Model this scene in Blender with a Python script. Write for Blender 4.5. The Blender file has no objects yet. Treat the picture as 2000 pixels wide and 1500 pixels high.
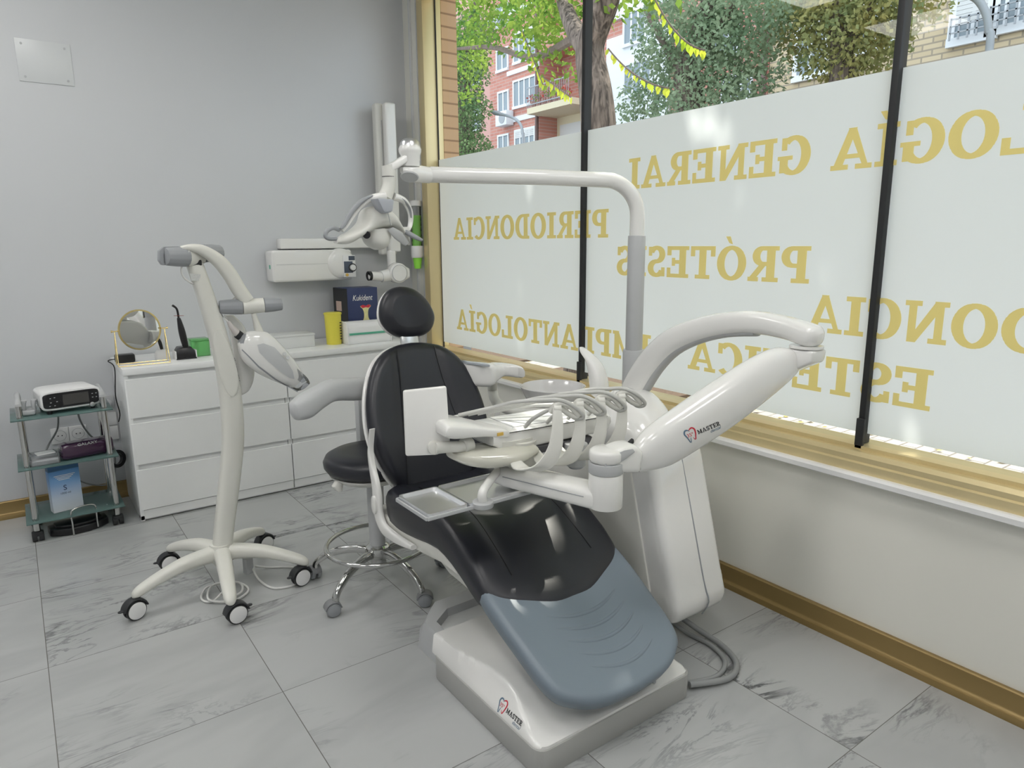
import bpy, bmesh, math, random
from mathutils import Vector, Matrix
from mathutils.bvhtree import BVHTree
from mathutils.geometry import delaunay_2d_cdt
random.seed(7)
PI = math.pi
SC = bpy.context.scene
COL = SC.collection
def V(*a): return Vector(a)

# ------------------------------------------------------------------ camera
CAM_H, F_PX = 1.38, 1351.7
_p, _y, _r = math.radians(11.58), math.radians(35.63), math.radians(-0.458)
FW = V(math.sin(_y)*math.cos(_p), math.cos(_y)*math.cos(_p), -math.sin(_p))
_rt = V(math.cos(_y), -math.sin(_y), 0)
_up = _rt.cross(FW)
RT = _rt*math.cos(_r)+_up*math.sin(_r)
UP = -_rt*math.sin(_r)+_up*math.cos(_r)
FILL_E = 8.3
HEADK = .95
CC = V(0, 0, CAM_H)
cd = bpy.data.cameras.new('camera'); cam = bpy.data.objects.new('camera', cd); COL.objects.link(cam)
cd.sensor_width = 36; cd.lens = F_PX/2000*36; cd.clip_start = 0.02; cd.clip_end = 300
m3 = Matrix((RT, UP, -FW)).transposed()
cam.matrix_world = Matrix.Translation(CC) @ m3.to_4x4()
SC.camera = cam
# survey helpers: the point on a known world plane seen along a direction
def _d(px, py): return FW*F_PX + RT*(px-1000) - UP*(py-750)
def az(px, py, z): d = _d(px, py); return CC+d*((z-CC.z)/d.z)
def ax(px, py, x): d = _d(px, py); return CC+d*(x/d.x)
def ay(px, py, y): d = _d(px, py); return CC+d*(y/d.y)
def apl(px, py, p0, n): d = _d(px, py); return CC+d*((p0-CC).dot(n)/d.dot(n))

# ------------------------------------------------------------------ light
SC.view_settings.view_transform = 'Standard'
try: SC.view_settings.look = 'None'
except Exception: pass
SC.view_settings.gamma = 1.0
SC.view_settings.use_curve_mapping = False
SC.view_settings.exposure = 0.66
w = bpy.data.worlds.new('sky'); SC.world = w; w.use_nodes = True
wn = w.node_tree.nodes; wn['Background'].inputs[0].default_value = (0.80, 0.89, 1.0, 1); wn['Background'].inputs[1].default_value = 1.45
sl = bpy.data.lights.new('sun', 'SUN'); sl.energy = 3.8; sl.angle = math.radians(.6); sl.color = (1, .94, .84)
so = bpy.data.objects.new('sun', sl); COL.objects.link(so)
SUN_TO = V(-1.0, -0.22, -1.68).normalized()
so.rotation_euler = SUN_TO.to_track_quat('-Z', 'Y').to_euler(); so.location = (8, 4, 12)

# ------------------------------------------------------------------ materials
MATS = {}
def mat(name, col, rough=.5, metal=0., coat=0., noise=0., nscale=20., bump=0., trans=0., alpha=1., emit=0., spec=.5, sheen=0.):
    if name in MATS: return MATS[name]
    m = bpy.data.materials.new(name); m.use_nodes = True; nt = m.node_tree; b = nt.nodes['Principled BSDF']
    b.inputs['Base Color'].default_value = (*col, 1); b.inputs['Roughness'].default_value = rough
    b.inputs['Metallic'].default_value = metal; b.inputs['Coat Weight'].default_value = coat; b.inputs['Coat Roughness'].default_value = .06
    b.inputs['Transmission Weight'].default_value = trans; b.inputs['Alpha'].default_value = alpha
    b.inputs['Specular IOR Level'].default_value = spec
    if emit: b.inputs['Emission Color'].default_value = (*col, 1); b.inputs['Emission Strength'].default_value = emit
    tc = nt.nodes.new('ShaderNodeTexCoord'); nz = nt.nodes.new('ShaderNodeTexNoise')
    nz.inputs['Scale'].default_value = nscale; nz.inputs['Detail'].default_value = 4
    nt.links.new(tc.outputs['Object'], nz.inputs['Vector'])
    mx = nt.nodes.new('ShaderNodeMix'); mx.data_type = 'RGBA'
    k = 1-max(noise, .015)
    mx.inputs[6].default_value = (col[0]*k, col[1]*k, col[2]*k, 1); mx.inputs[7].default_value = (*[min(1, c*(2-k)) for c in col], 1)
    nt.links.new(nz.outputs['Fac'], mx.inputs[0]); nt.links.new(mx.outputs[2], b.inputs['Base Color'])
    if bump:
        bp = nt.nodes.new('ShaderNodeBump'); bp.inputs['Strength'].default_value = bump; bp.inputs['Distance'].default_value = .002
        nt.links.new(nz.outputs['Fac'], bp.inputs['Height']); nt.links.new(bp.outputs[0], b.inputs['Normal'])
    MATS[name] = m; return m
WHITE = mat('white glossy plastic', (.86, .855, .835), .16, coat=.5)
WARM = mat('warm white plastic', (.74, .735, .69), .3)
STAND = mat('cream white painted shell', (.76, .755, .70), .33)
PANEL = mat('white satin panel', (.74, .75, .75), .35)
LAMIN = mat('white laminate', (.88, .89, .89), .32)
GREYP = mat('grey plastic', (.34, .355, .375), .45)
LGREY = mat('light grey plastic', (.50, .51, .52), .42)
ARMG = mat('pale grey armrest polymer', (.55, .56, .57), .35)
SILV = mat('silver grey plinth paint', (.42, .42, .405), .4)
LEATH = mat('black upholstery leather', (.014, .015, .022), .36, bump=.12, nscale=420, spec=.6)
LEATHF = mat('blue grey footrest upholstery', (.20, .245, .29), .38, bump=.08, nscale=380)
BLACK = mat('black plastic', (.012, .012, .014), .3)
RUB = mat('black rubber', (.02, .021, .023), .55)
CHROME = mat('polished chrome', (.60, .60, .59), .07, 1)
STEEL = mat('brushed steel', (.72, .73, .74), .28, 1)
ALU = mat('tray aluminium', (.90, .91, .93), .38, 1)
GOLD = mat('champagne anodised aluminium', (.76, .635, .365), .38, .5)
BRONZE = mat('bronze brown skirting', (.31, .215, .085), .40, .45)
BRASS = mat('brass wire', (.85, .68, .32), .2, 1)
HOSE = mat('grey silicone hose', (.60, .60, .58), .4)
CABW = mat('white cable', (.72, .72, .70), .45)
CABG = mat('grey cable', (.30, .31, .31), .5)
SEAMM = mat('dark seam thread', (.006, .006, .008), .6)
YEL = mat('yellow plastic', (.80, .72, .09), .4)
NAVY = mat('navy printed card', (.03, .045, .13), .4)
RED = mat('red print', (.62, .03, .06), .5)
BLUEG = mat('blue grey print', (.13, .21, .30), .5)
INK = mat('black print', (.015, .015, .02), .5)
PWHITE = mat('white print', (.85, .85, .85), .5)
GREEN = mat('green plastic stripe', (.10, .42, .28), .4)
PURP = mat('dark plum glossy case', (.045, .012, .045), .15, coat=.6)
MIRR = mat('mirror glass', (.9, .9, .9), .02, 1)
ORANGE = mat('amber label', (.72, .47, .10), .5)
DISP = mat('dark display glass', (.02, .02, .024), .12)
PINK = mat('pink flesh print', (.6, .45, .38), .5)

def shader_mix(name, build):
    m = bpy.data.materials.new(name); m.use_nodes = True; nt = m.node_tree
    for n in list(nt.nodes): nt.nodes.remove(n)
    out = nt.nodes.new('ShaderNodeOutputMaterial'); s = build(nt); nt.links.new(s, out.inputs[0]); return m
def glassy(name, tint, rough, fr=1.45, mixfac=None, body=None, bodyfac=0.):
    def b(nt):
        t = nt.nodes.new('ShaderNodeBsdfTransparent'); t.inputs[0].default_value = (*tint, 1)
        g = nt.nodes.new('ShaderNodeBsdfGlossy'); g.inputs['Roughness'].default_value = rough
        f = nt.nodes.new('ShaderNodeFresnel'); f.inputs[0].default_value = fr
        cur = t.outputs[0]
        if body:
            d = nt.nodes.new('ShaderNodeBsdfDiffuse'); d.inputs[0].default_value = (*body, 1)
            tl = nt.nodes.new('ShaderNodeBsdfTranslucent'); tl.inputs[0].default_value = (*body, 1)
            a = nt.nodes.new('ShaderNodeMixShader'); a.inputs[0].default_value = .5
            nt.links.new(d.outputs[0], a.inputs[1]); nt.links.new(tl.outputs[0], a.inputs[2])
            m2 = nt.nodes.new('ShaderNodeMixShader'); m2.inputs[0].default_value = bodyfac
            nt.links.new(cur, m2.inputs[1]); nt.links.new(a.outputs[0], m2.inputs[2]); cur = m2.outputs[0]
        mx = nt.nodes.new('ShaderNodeMixShader')
        nt.links.new(f.outputs[0], mx.inputs[0]); nt.links.new(cur, mx.inputs[1]); nt.links.new(g.outputs[0], mx.inputs[2])
        return mx.outputs[0]
    return shader_mix(name, b)
GLASS = glassy('window glass', (.93, .96, .95), .0, 1.35)
SHELFG = glassy('frosted sea green glass', (.55, .72, .70), .08, 1.45, body=(.30, .47, .45), bodyfac=.62)
CLEAR = glassy('clear plastic', (.90, .91, .93), .05, 1.5, body=(.8, .8, .82), bodyfac=.14)
CLEARG = glassy('green tinted clear plastic', (.45, 1, .5), .08, 1.45, body=(.55, .95, .50), bodyfac=.35)
LIME = mat('lime green plastic cup', (.36, .90, .10), .35)
def film(nt):
    d = nt.nodes.new('ShaderNodeBsdfDiffuse'); d.inputs[0].default_value = (.72, .775, .83, 1)
    t = nt.nodes.new('ShaderNodeBsdfTranslucent'); t.inputs[0].default_value = (.92, .97, 1.0, 1)
    m = nt.nodes.new('ShaderNodeMixShader'); m.inputs[0].default_value = .66
    nt.links.new(d.outputs[0], m.inputs[1]); nt.links.new(t.outputs[0], m.inputs[2]); return m.outputs[0]
FILM = shader_mix('frosted window film', film)
def goldv(nt):
    d = nt.nodes.new('ShaderNodeBsdfDiffuse'); d.inputs[0].default_value = (.88, .74, .30, 1)
    t = nt.nodes.new('ShaderNodeBsdfTranslucent'); t.inputs[0].default_value = (.98, .82, .34, 1)
    m = nt.nodes.new('ShaderNodeMixShader'); m.inputs[0].default_value = .45
    nt.links.new(d.outputs[0], m.inputs[1]); nt.links.new(t.outputs[0], m.inputs[2]); return m.outputs[0]
GOLDV = shader_mix('gold vinyl lettering', goldv)

def N(nt, t, **kw):
    n = nt.nodes.new(t)
    for k, v in kw.items():
        if k.startswith('i'): n.inputs[int(k[1:])].default_value = v
        else: setattr(n, k, v)
    return n
def MATH(nt, op, a, b=None, c=None):
    n = nt.nodes.new('ShaderNodeMath'); n.operation = op
    for i, q in enumerate((a, b, c)):
        if q is None: continue
        if isinstance(q, (int, float)): n.inputs[i].default_value = q
        else: nt.links.new(q, n.inputs[i])
    return n.outputs[0]
def marble():
    m = bpy.data.materials.new('white marble tiles'); m.use_nodes = True; nt = m.node_tree; L = nt.links.new; b = nt.nodes['Principled BSDF']
    tc = N(nt, 'ShaderNodeTexCoord'); sp = N(nt, 'ShaderNodeSeparateXYZ'); L(tc.outputs['Object'], sp.inputs[0])
    T = .593
    fx = MATH(nt, 'DIVIDE', MATH(nt, 'ADD', sp.outputs[0], .055), T); fy = MATH(nt, 'DIVIDE', MATH(nt, 'SUBTRACT', sp.outputs[1], .815), T)
    ix = MATH(nt, 'FLOOR', fx); iy = MATH(nt, 'FLOOR', fy)
    def edge(f, i, wd):
        u = MATH(nt, 'SUBTRACT', f, i); e = MATH(nt, 'MINIMUM', u, MATH(nt, 'SUBTRACT', 1., u)); return MATH(nt, 'LESS_THAN', e, wd)
    g = MATH(nt, 'MAXIMUM', edge(fx, ix, .0022), edge(fy, iy, .0019))
    cb = N(nt, 'ShaderNodeCombineXYZ'); L(ix, cb.inputs[0]); L(iy, cb.inputs[1])
    wnz = N(nt, 'ShaderNodeTexWhiteNoise'); wnz.noise_dimensions = '3D'; L(cb.outputs[0], wnz.inputs[0])
    sc = N(nt, 'ShaderNodeVectorMath', operation='SCALE'); L(wnz.outputs['Color'], sc.inputs[0]); sc.inputs[3].default_value = 9.
    ad = N(nt, 'ShaderNodeVectorMath', operation='ADD'); L(tc.outputs['Object'], ad.inputs[0]); L(sc.outputs[0], ad.inputs[1])
    rot = N(nt, 'ShaderNodeMapping'); rot.inputs['Rotation'].default_value = (0, 0, math.radians(38)); rot.inputs['Scale'].default_value = (.55, 1.7, 1); L(ad.outputs[0], rot.inputs[0])
    def vein(scale, width, det=8, dist=1.1):
        n = N(nt, 'ShaderNodeTexNoise'); n.inputs['Scale'].default_value = scale; n.inputs['Detail'].default_value = det; n.inputs['Roughness'].default_value = .62; n.inputs['Distortion'].default_value = dist
        L(rot.outputs[0], n.inputs['Vector'])
        a = MATH(nt, 'ABSOLUTE', MATH(nt, 'SUBTRACT', n.outputs['Fac'], .5))
        mr = N(nt, 'ShaderNodeMapRange'); mr.inputs[1].default_value = 0; mr.inputs[2].default_value = width; mr.inputs[3].default_value = 1; mr.inputs[4].default_value = 0; L(a, mr.inputs[0]); return mr.outputs[0]
    nm = N(nt, 'ShaderNodeTexNoise'); nm.inputs['Scale'].default_value = 1.7; nm.inputs['Detail'].default_value = 3; L(ad.outputs[0], nm.inputs['Vector'])
    mk = N(nt, 'ShaderNodeMapRange'); mk.inputs[1].default_value = .49; mk.inputs[2].default_value = .67; L(nm.outputs['Fac'], mk.inputs[0])
    v1 = MATH(nt, 'MULTIPLY', vein(1.5, .024), mk.outputs[0]); v2 = MATH(nt, 'MULTIPLY', vein(3.6, .03, 9, 1.6), MATH(nt, 'MULTIPLY', mk.outputs[0], .55))
    v3 = MATH(nt, 'MULTIPLY', vein(1.1, .10, 4, .5), .13)
    vv = MATH(nt, 'MINIMUM', MATH(nt, 'ADD', MATH(nt, 'ADD', v1, v2), v3), 1.)
    c1 = N(nt, 'ShaderNodeMix', data_type='RGBA'); c1.inputs[6].default_value = (.475, .485, .485, 1); c1.inputs[7].default_value = (.12, .125, .13, 1); L(vv, c1.inputs[0])
    c2 = N(nt, 'ShaderNodeMix', data_type='RGBA'); L(c1.outputs[2], c2.inputs[6]); c2.inputs[7].default_value = (.17, .165, .155, 1); L(g, c2.inputs[0])
    L(c2.outputs[2], b.inputs['Base Color']); b.inputs['Roughness'].default_value = .24; b.inputs['Specular IOR Level'].default_value = .45
    return m
MARBLE = marble()
def wallpaint(name, col, rough=.45):
    m = mat(name, col, rough, noise=.02, nscale=2.2, bump=0); return m
WALL = wallpaint('cool white wall paint', (.65, .665, .685), .38)
WALLB = wallpaint('beige white wall paint', (.84, .83, .765), .42)
CEIL = wallpaint('ceiling paint', (.8, .8, .8), .8)
def bricks(name, c1, c2, mortar, bw, bh, ms=.012, rot=None, rough=.85):
    m = bpy.data.materials.new(name); m.use_nodes = True; nt = m.node_tree; L = nt.links.new; b = nt.nodes['Principled BSDF']
    tc = N(nt, 'ShaderNodeTexCoord'); sp = N(nt, 'ShaderNodeSeparateXYZ'); L(tc.outputs['Object'], sp.inputs[0])
    cb = N(nt, 'ShaderNodeCombineXYZ')
    o = {'x': (1, 2), 'y': (0, 2), 'z': (0, 1)}[rot or 'x']
    L(sp.outputs[o[0]], cb.inputs[0]); L(sp.outputs[o[1]], cb.inputs[1])
    br = N(nt, 'ShaderNodeTexBrick'); L(cb.outputs[0], br.inputs['Vector']); br.inputs['Scale'].default_value = 1.
    br.inputs['Color1'].default_value = (*c1, 1); br.inputs['Color2'].default_value = (*c2, 1); br.inputs['Mortar'].default_value = (*mortar, 1)
    br.inputs['Brick Width'].default_value = bw; br.inputs['Row Height'].default_value = bh; br.inputs['Mortar Size'].default_value = ms
    L(br.outputs['Color'], b.inputs['Base Color']); b.inputs['Roughness'].default_value = rough
    return m
REDB = bricks('red facade brick', (.50, .20, .15), (.58, .26, .20), (.52, .36, .31), .5, .14, .016)
PINKB = mat('pink painted render', (.62, .36, .31), .8, noise=.05)
YELB = bricks('yellow facade brick', (.66, .54, .36), (.55, .44, .28), (.36, .30, .22), .5, .15, .022)
PIERB = bricks('orange pier brick', (.62, .40, .24), (.66, .44, .27), (.36, .22, .13), 3.1, .075, .006, 'y')
PAVE = bricks('pale pavement slabs', (.46, .43, .39), (.40, .37, .335), (.19, .165, .14), .22, .11, .006, 'z')
ASPH = mat('street asphalt', (.16, .16, .165), .9, noise=.2, nscale=8)
SOIL = mat('tree pit soil', (.13, .085, .055), .95, noise=.4, nscale=30)
BARK = mat('tree bark', (.16, .12, .095), .9, noise=.5, nscale=14, bump=1.)
def barkmat():
    m = mat('ridged bark', (.20, .155, .125), .9); nt = m.node_tree; L = nt.links.new; b = nt.nodes['Principled BSDF']
    tc = N(nt, 'ShaderNodeTexCoord'); mp = N(nt, 'ShaderNodeMapping'); mp.inputs['Scale'].default_value = (14, 14, 2.2); L(tc.outputs['Object'], mp.inputs[0])
    n = N(nt, 'ShaderNodeTexNoise'); n.inputs['Scale'].default_value = 2.; n.inputs['Detail'].default_value = 6; n.inputs['Distortion'].default_value = .7; L(mp.outputs[0], n.inputs['Vector'])
    cr = N(nt, 'ShaderNodeValToRGB'); cr.color_ramp.elements[0].position = .35; cr.color_ramp.elements[0].color = (.05, .036, .028, 1); cr.color_ramp.elements[1].position = .65; cr.color_ramp.elements[1].color = (.27, .21, .17, 1)
    L(n.outputs['Fac'], cr.inputs[0]); L(cr.outputs[0], b.inputs['Base Color'])
    bp = N(nt, 'ShaderNodeBump'); bp.inputs['Strength'].default_value = 1.; bp.inputs['Distance'].default_value = .03; L(n.outputs['Fac'], bp.inputs['Height']); L(bp.outputs[0], b.inputs['Normal']); return m
RBARK = barkmat()
def leafmat(name, c1, c2, tr=.5, sc=1.3):
    def b(nt):
        tc = N(nt, 'ShaderNodeTexCoord'); n = N(nt, 'ShaderNodeTexNoise'); n.inputs['Scale'].default_value = sc; n.inputs['Detail'].default_value = 6; nt.links.new(tc.outputs['Object'], n.inputs['Vector'])
        mr = N(nt, 'ShaderNodeMapRange'); mr.inputs[1].default_value = .35; mr.inputs[2].default_value = .65; nt.links.new(n.outputs['Fac'], mr.inputs[0])
        mx = N(nt, 'ShaderNodeMix', data_type='RGBA'); mx.inputs[6].default_value = (*c1, 1); mx.inputs[7].default_value = (*c2, 1); nt.links.new(mr.outputs[0], mx.inputs[0])
        d = N(nt, 'ShaderNodeBsdfDiffuse'); t = N(nt, 'ShaderNodeBsdfTranslucent'); nt.links.new(mx.outputs[2], d.inputs[0]); nt.links.new(mx.outputs[2], t.inputs[0])
        m = N(nt, 'ShaderNodeMixShader'); m.inputs[0].default_value = tr; nt.links.new(d.outputs[0], m.inputs[1]); nt.links.new(t.outputs[0], m.inputs[2]); return m.outputs[0]
    return shader_mix(name, b)
LEAFG = leafmat('fresh green leaves', (.12, .26, .05), (.35, .47, .09))
LEAFD = leafmat('dark green leaves', (.14, .26, .11), (.30, .42, .18), .4)
LEAF_HAZE = leafmat('green leaves with haze', (.20, .30, .18), (.42, .50, .33), .4)  # veil of the window glass painted in: leaf colours paled and greyed
LEAFO = leafmat('turning autumn leaves', (.26, .34, .17), (.52, .46, .18), .4)
LEAFY = leafmat('bright yellow green leaves', (.50, .68, .06), (.85, .85, .12), .6, 4)
LEAFDRY = leafmat('dry fallen leaves', (.55, .36, .10), (.75, .62, .25), .2, 8)
WINDG = mat('dark facade window glass', (.25, .30, .33), .12)
SHUT = mat('pale roller shutter', (.66, .66, .64), .6)
WFR = mat('white painted window frame', (.78, .80, .82), .5)
CREAM = mat('cream render', (.72, .64, .45), .8, noise=.05)
IRON = mat('grey railing iron', (.35, .37, .39), .5)

# ------------------------------------------------------------------ mesh helpers
ORG = {}
LOG = []
def catmull(pts, k=6, closed=False):
    P = [Vector(p) for p in pts]; n = len(P); out = []
    if n < 3 or k < 2: return P
    rng = range(n if closed else n-1)
    for i in rng:
        if closed: a, b, c, d = P[(i-1) % n], P[i], P[(i+1) % n], P[(i+2) % n]
        else: a, b, c, d = P[max(i-1, 0)], P[i], P[i+1], P[min(i+2, n-1)]
        for j in range(k):
            t = j/k; out.append(.5*((2*b)+(c-a)*t+(2*a-5*b+4*c-d)*t*t+(3*b-a-3*c+d)*t**3))
    if not closed: out.append(P[-1])
    return out
def cat1(vals, k, closed=False):
    return [v.x for v in catmull([V(q, 0, 0) for q in vals], k, closed)]
class MB:
    def __init__(s): s.v = []; s.f = []
    def add(s, vs, fs):
        o = len(s.v); s.v += [Vector(q) for q in vs]; s.f += [[i+o for i in f] for f in fs]; return s
    def addbm(s, bm, mtx=None):
        bm.verts.index_update()
        s.add([(mtx @ q.co) if mtx else q.co.copy() for q in bm.verts], [[q.index for q in f.verts] for f in bm.faces]); bm.free(); return s
    def box(s, c, size, bev=0., rot=None, seg=2):
        bm = bmesh.new(); bmesh.ops.create_cube(bm, size=1); bmesh.ops.scale(bm, vec=Vector(size), verts=bm.verts)
        if bev > 0: bmesh.ops.bevel(bm, geom=list(bm.edges), offset=bev, segments=seg, profile=.5, affect='EDGES')
        M = Matrix.Translation(Vector(c)) @ (rot.to_4x4() if rot else Matrix.Identity(4)); return s.addbm(bm, M)
    def b6(s, x0, x1, y0, y1, z0, z1, bev=0., seg=2): return s.box(((x0+x1)/2, (y0+y1)/2, (z0+z1)/2), (abs(x1-x0), abs(y1-y0), abs(z1-z0)), bev, None, seg)
    def prism(s, pts, vec, bev=0., seg=2):
        bm = bmesh.new(); vec = Vector(vec); a = [bm.verts.new(p) for p in pts]; b = [bm.verts.new(Vector(p)+vec) for p in pts]; n = len(pts)
        bm.faces.new(a); bm.faces.new(b[::-1])
        for i in range(n): bm.faces.new((a[i], b[i], b[(i+1) % n], a[(i+1) % n]))
        bmesh.ops.recalc_face_normals(bm, faces=bm.faces)
        if bev > 0: bmesh.ops.bevel(bm, geom=list(bm.edges), offset=bev, segments=seg, profile=.5, affect='EDGES')
        return s.addbm(bm)
    def frame(s, d):
        d = d.normalized(); a = V(0, 0, 1) if abs(d.z) < .9 else V(1, 0, 0); u = d.cross(a).normalized(); return u, d.cross(u).normalized()
    def cyl(s, p0, p1, r0, r1=None, n=24, bev=0.):
        p0, p1 = Vector(p0), Vector(p1); r1 = r0 if r1 is None else r1; d = (p1-p0); L = d.length
        if bev > 0: prof = [(0, 0), (r0-bev, 0), (r0-.3*bev, .3*bev), (r0, bev), (r1, L-bev), (r1-.3*bev, L-.3*bev), (r1-bev, L), (0, L)]
        else: prof = [(0, 0), (r0, 0), (r1, L), (0, L)]
        return s.lathe(prof, p0, d, n)
    def lathe(s, prof, c, axis=(0, 0, 1), n=32, sx=1., uref=None):
        c = Vector(c); d = Vector(axis).normalized(); u, w_ = s.frame(d)
        if uref is not None: u = (Vector(uref)-d*Vector(uref).dot(d)).normalized(); w_ = d.cross(u)
        vs = []; fs = []; rows = []
        for r, h in prof:
            if abs(r) < 1e-7: vs.append(c+d*h); rows.append([len(vs)-1])
            else:
                st = len(vs)
                for i in range(n): a = 2*PI*i/n; vs.append(c+d*h+u*(r*math.cos(a)*sx)+w_*(r*math.sin(a)))
                rows.append(list(range(st, st+n)))
        for A, B in zip(rows, rows[1:]):
            if len(A) == 1 and len(B) == 1: continue
            for i in range(n):
                j = (i+1) % n
                if len(A) == 1: fs.append([A[0], B[j], B[i]])
                elif len(B) == 1: fs.append([A[i], A[j], B[0]])
                else: fs.append([A[i], A[j], B[j], B[i]])
        return s.add(vs, fs)
    def tube(s, pts, r, n=12, k=6, closed=False, cap=True):
        R = r if isinstance(r, (list, tuple)) else [r]*len(pts)
        P = catmull(pts, k, closed); Rr = cat1(R, k, closed) if len(pts) >= 3 and k >= 2 else list(R)
        m = len(P); vs = []; fs = []; prev = None
        for i in range(m):
            if closed: t = (P[(i+1) % m]-P[i-1])
            else: t = P[min(i+1, m-1)]-P[max(i-1, 0)]
            t.normalize()
            if prev is None: u, _ = s.frame(t)
            else: u = (prev-t*prev.dot(t)).normalized()
            prev = u; w_ = t.cross(u)
            for j in range(n): a = 2*PI*j/n; vs.append(P[i]+(u*math.cos(a)+w_*math.sin(a))*Rr[i])
        for i in range(m if closed else m-1):
            for j in range(n):
                a = i*n+j; b = i*n+(j+1) % n; i2 = (i+1) % m; fs.append([a, b, i2*n+(j+1) % n, i2*n+j])
        if cap and not closed: fs.append(list(range(n))[::-1]); fs.append([(m-1)*n+j for j in range(n)])
        return s.add(vs, fs)
    def loft(s, secs, n=28, cap=True, k=1):
        """secs: (centre, u half axis vector, v half axis vector, exponent)"""
        if k > 1:
            C = catmull([q[0] for q in secs], k); U = catmull([q[1] for q in secs], k); W = catmull([q[2] for q in secs], k); E_ = cat1([q[3] for q in secs], k)
            secs = list(zip(C, U, W, E_))
        vs = []; fs = []
        for c, u, v_, e in secs:
            for j in range(n):
                a = 2*PI*j/n; ca, sa = math.cos(a), math.sin(a)
                vs.append(Vector(c)+Vector(u)*(math.copysign(abs(ca)**(2/e), ca))+Vector(v_)*(math.copysign(abs(sa)**(2/e), sa)))
        m = len(secs)
        for i in range(m-1):
            for j in range(n): fs.append([i*n+j, i*n+(j+1) % n, (i+1)*n+(j+1) % n, (i+1)*n+j])
        if cap: fs.append(list(range(n))[::-1]); fs.append([(m-1)*n+j for j in range(n)])
        return s.add(vs, fs)
    def pillow(s, outline, fmap, T, er, rings=10, hf=None, ctr=None, dome=0.):
        """outline [(u,v)], fmap(u,v,h)->Vector; thickness T below 0, rounded edge er"""
        n = len(outline); cu = sum(p[0] for p in outline)/n; cv = sum(p[1] for p in outline)/n
        if ctr: cu, cv = ctr
        R = min(math.hypot(p[0]-cu, p[1]-cv) for p in outline)
        rows = []
        for q in range(4): a = PI/2*q/4; rows.append((1-er*(1-math.sin(a))/R, -T+er*(1-math.cos(a))))
        for q in range(5): a = PI/2*q/4; rows.append((1-er*(1-math.cos(a))/R, -er+er*math.sin(a)))
        s0 = rows[-1][0]
        for q in range(1, rings): rows.append((s0*(1-q/rings), 0))
        vs = []; fs = []
        vs.append(fmap(cu, cv, -T))
        for k_, (sc, h) in enumerate(rows):
            for u, v_ in outline:
                uu = cu+(u-cu)*sc; vv = cv+(v_-cv)*sc
                hh = h
                if k_ >= 8: hh += dome*(1-sc*sc)*1.0 + (hf(uu, vv) if hf else 0)
                elif k_ >= 4 and hf: hh += hf(uu, vv)*(k_-3)/5
                vs.append(fmap(uu, vv, hh))
        vs.append(fmap(cu, cv, dome+(hf(cu, cv) if hf else 0)))
        m = len(rows)
        for j in range(n):
            j2 = (j+1) % n; fs.append([0, 1+j2, 1+j]); fs.append([1+(m-1)*n+j, 1+(m-1)*n+j2, 1+m*n])
            for i in range(m-1): fs.append([1+i*n+j, 1+i*n+j2, 1+(i+1)*n+j2, 1+(i+1)*n+j])
        return s.add(vs, fs)
def tag(o, label=None, cat=None, group=None, kind=None):
    if label: o['label'] = label
    if cat: o['category'] = cat
    if group: o['group'] = group
    if kind: o['kind'] = kind
    return o
def thing(name, label, cat, loc=(0, 0, 0), group=None):
    o = bpy.data.objects.new(name, None); COL.objects.link(o); o.location = loc; o.empty_display_size = .05; ORG[o.name] = Vector(loc)
    return tag(o, label, cat, group)
def obj(name, mb, m, parent=None, label=None, sharp=38, recalc=True):
    org = ORG[parent.name] if parent else V(0, 0, 0)
    if not parent and mb.v:
        lo = Vector([min(q[i] for q in mb.v) for i in range(3)]); hi = Vector([max(q[i] for q in mb.v) for i in range(3)])
        org = V((lo.x+hi.x)/2, (lo.y+hi.y)/2, lo.z)
        if name in NOORG: org = V(0, 0, 0)
    me = bpy.data.meshes.new(name); bm = bmesh.new()
    vs = [bm.verts.new(q-org) for q in mb.v]
    for f in mb.f:
        try: bm.faces.new([vs[i] for i in f])
        except Exception: pass
    if recalc:
        bmesh.ops.remove_doubles(bm, verts=bm.verts, dist=1e-6); bmesh.ops.recalc_face_normals(bm, faces=bm.faces)
    ca = math.radians(sharp)
    for f in bm.faces: f.smooth = True
    for e in bm.edges:
        if len(e.link_faces) == 2 and e.calc_face_angle(0) > ca: e.smooth = False
    bm.to_mesh(me); bm.free(); me.materials.append(m)
    o = bpy.data.objects.new(name, me); COL.objects.link(o)
    if parent: o.parent = parent
    else: o.location = org
    ORG[o.name] = org; LOG.append(o)
    if label: o['label'] = label
    return o
NOORG = {'floor', 'ceiling', 'pavement', 'street', 'brick_pier'}
def struct(name, mb, m, parent=None):
    NOORG.add(name)
    o = obj(name, mb, m, parent)
    if not parent: o['kind'] = 'structure'
    return o
def ellv(c, n, r):  # outline helper
    return [(c[0]+r[0]*math.cos(2*PI*i/n), c[1]+r[1]*math.sin(2*PI*i/n)) for i in range(n)]

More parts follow.
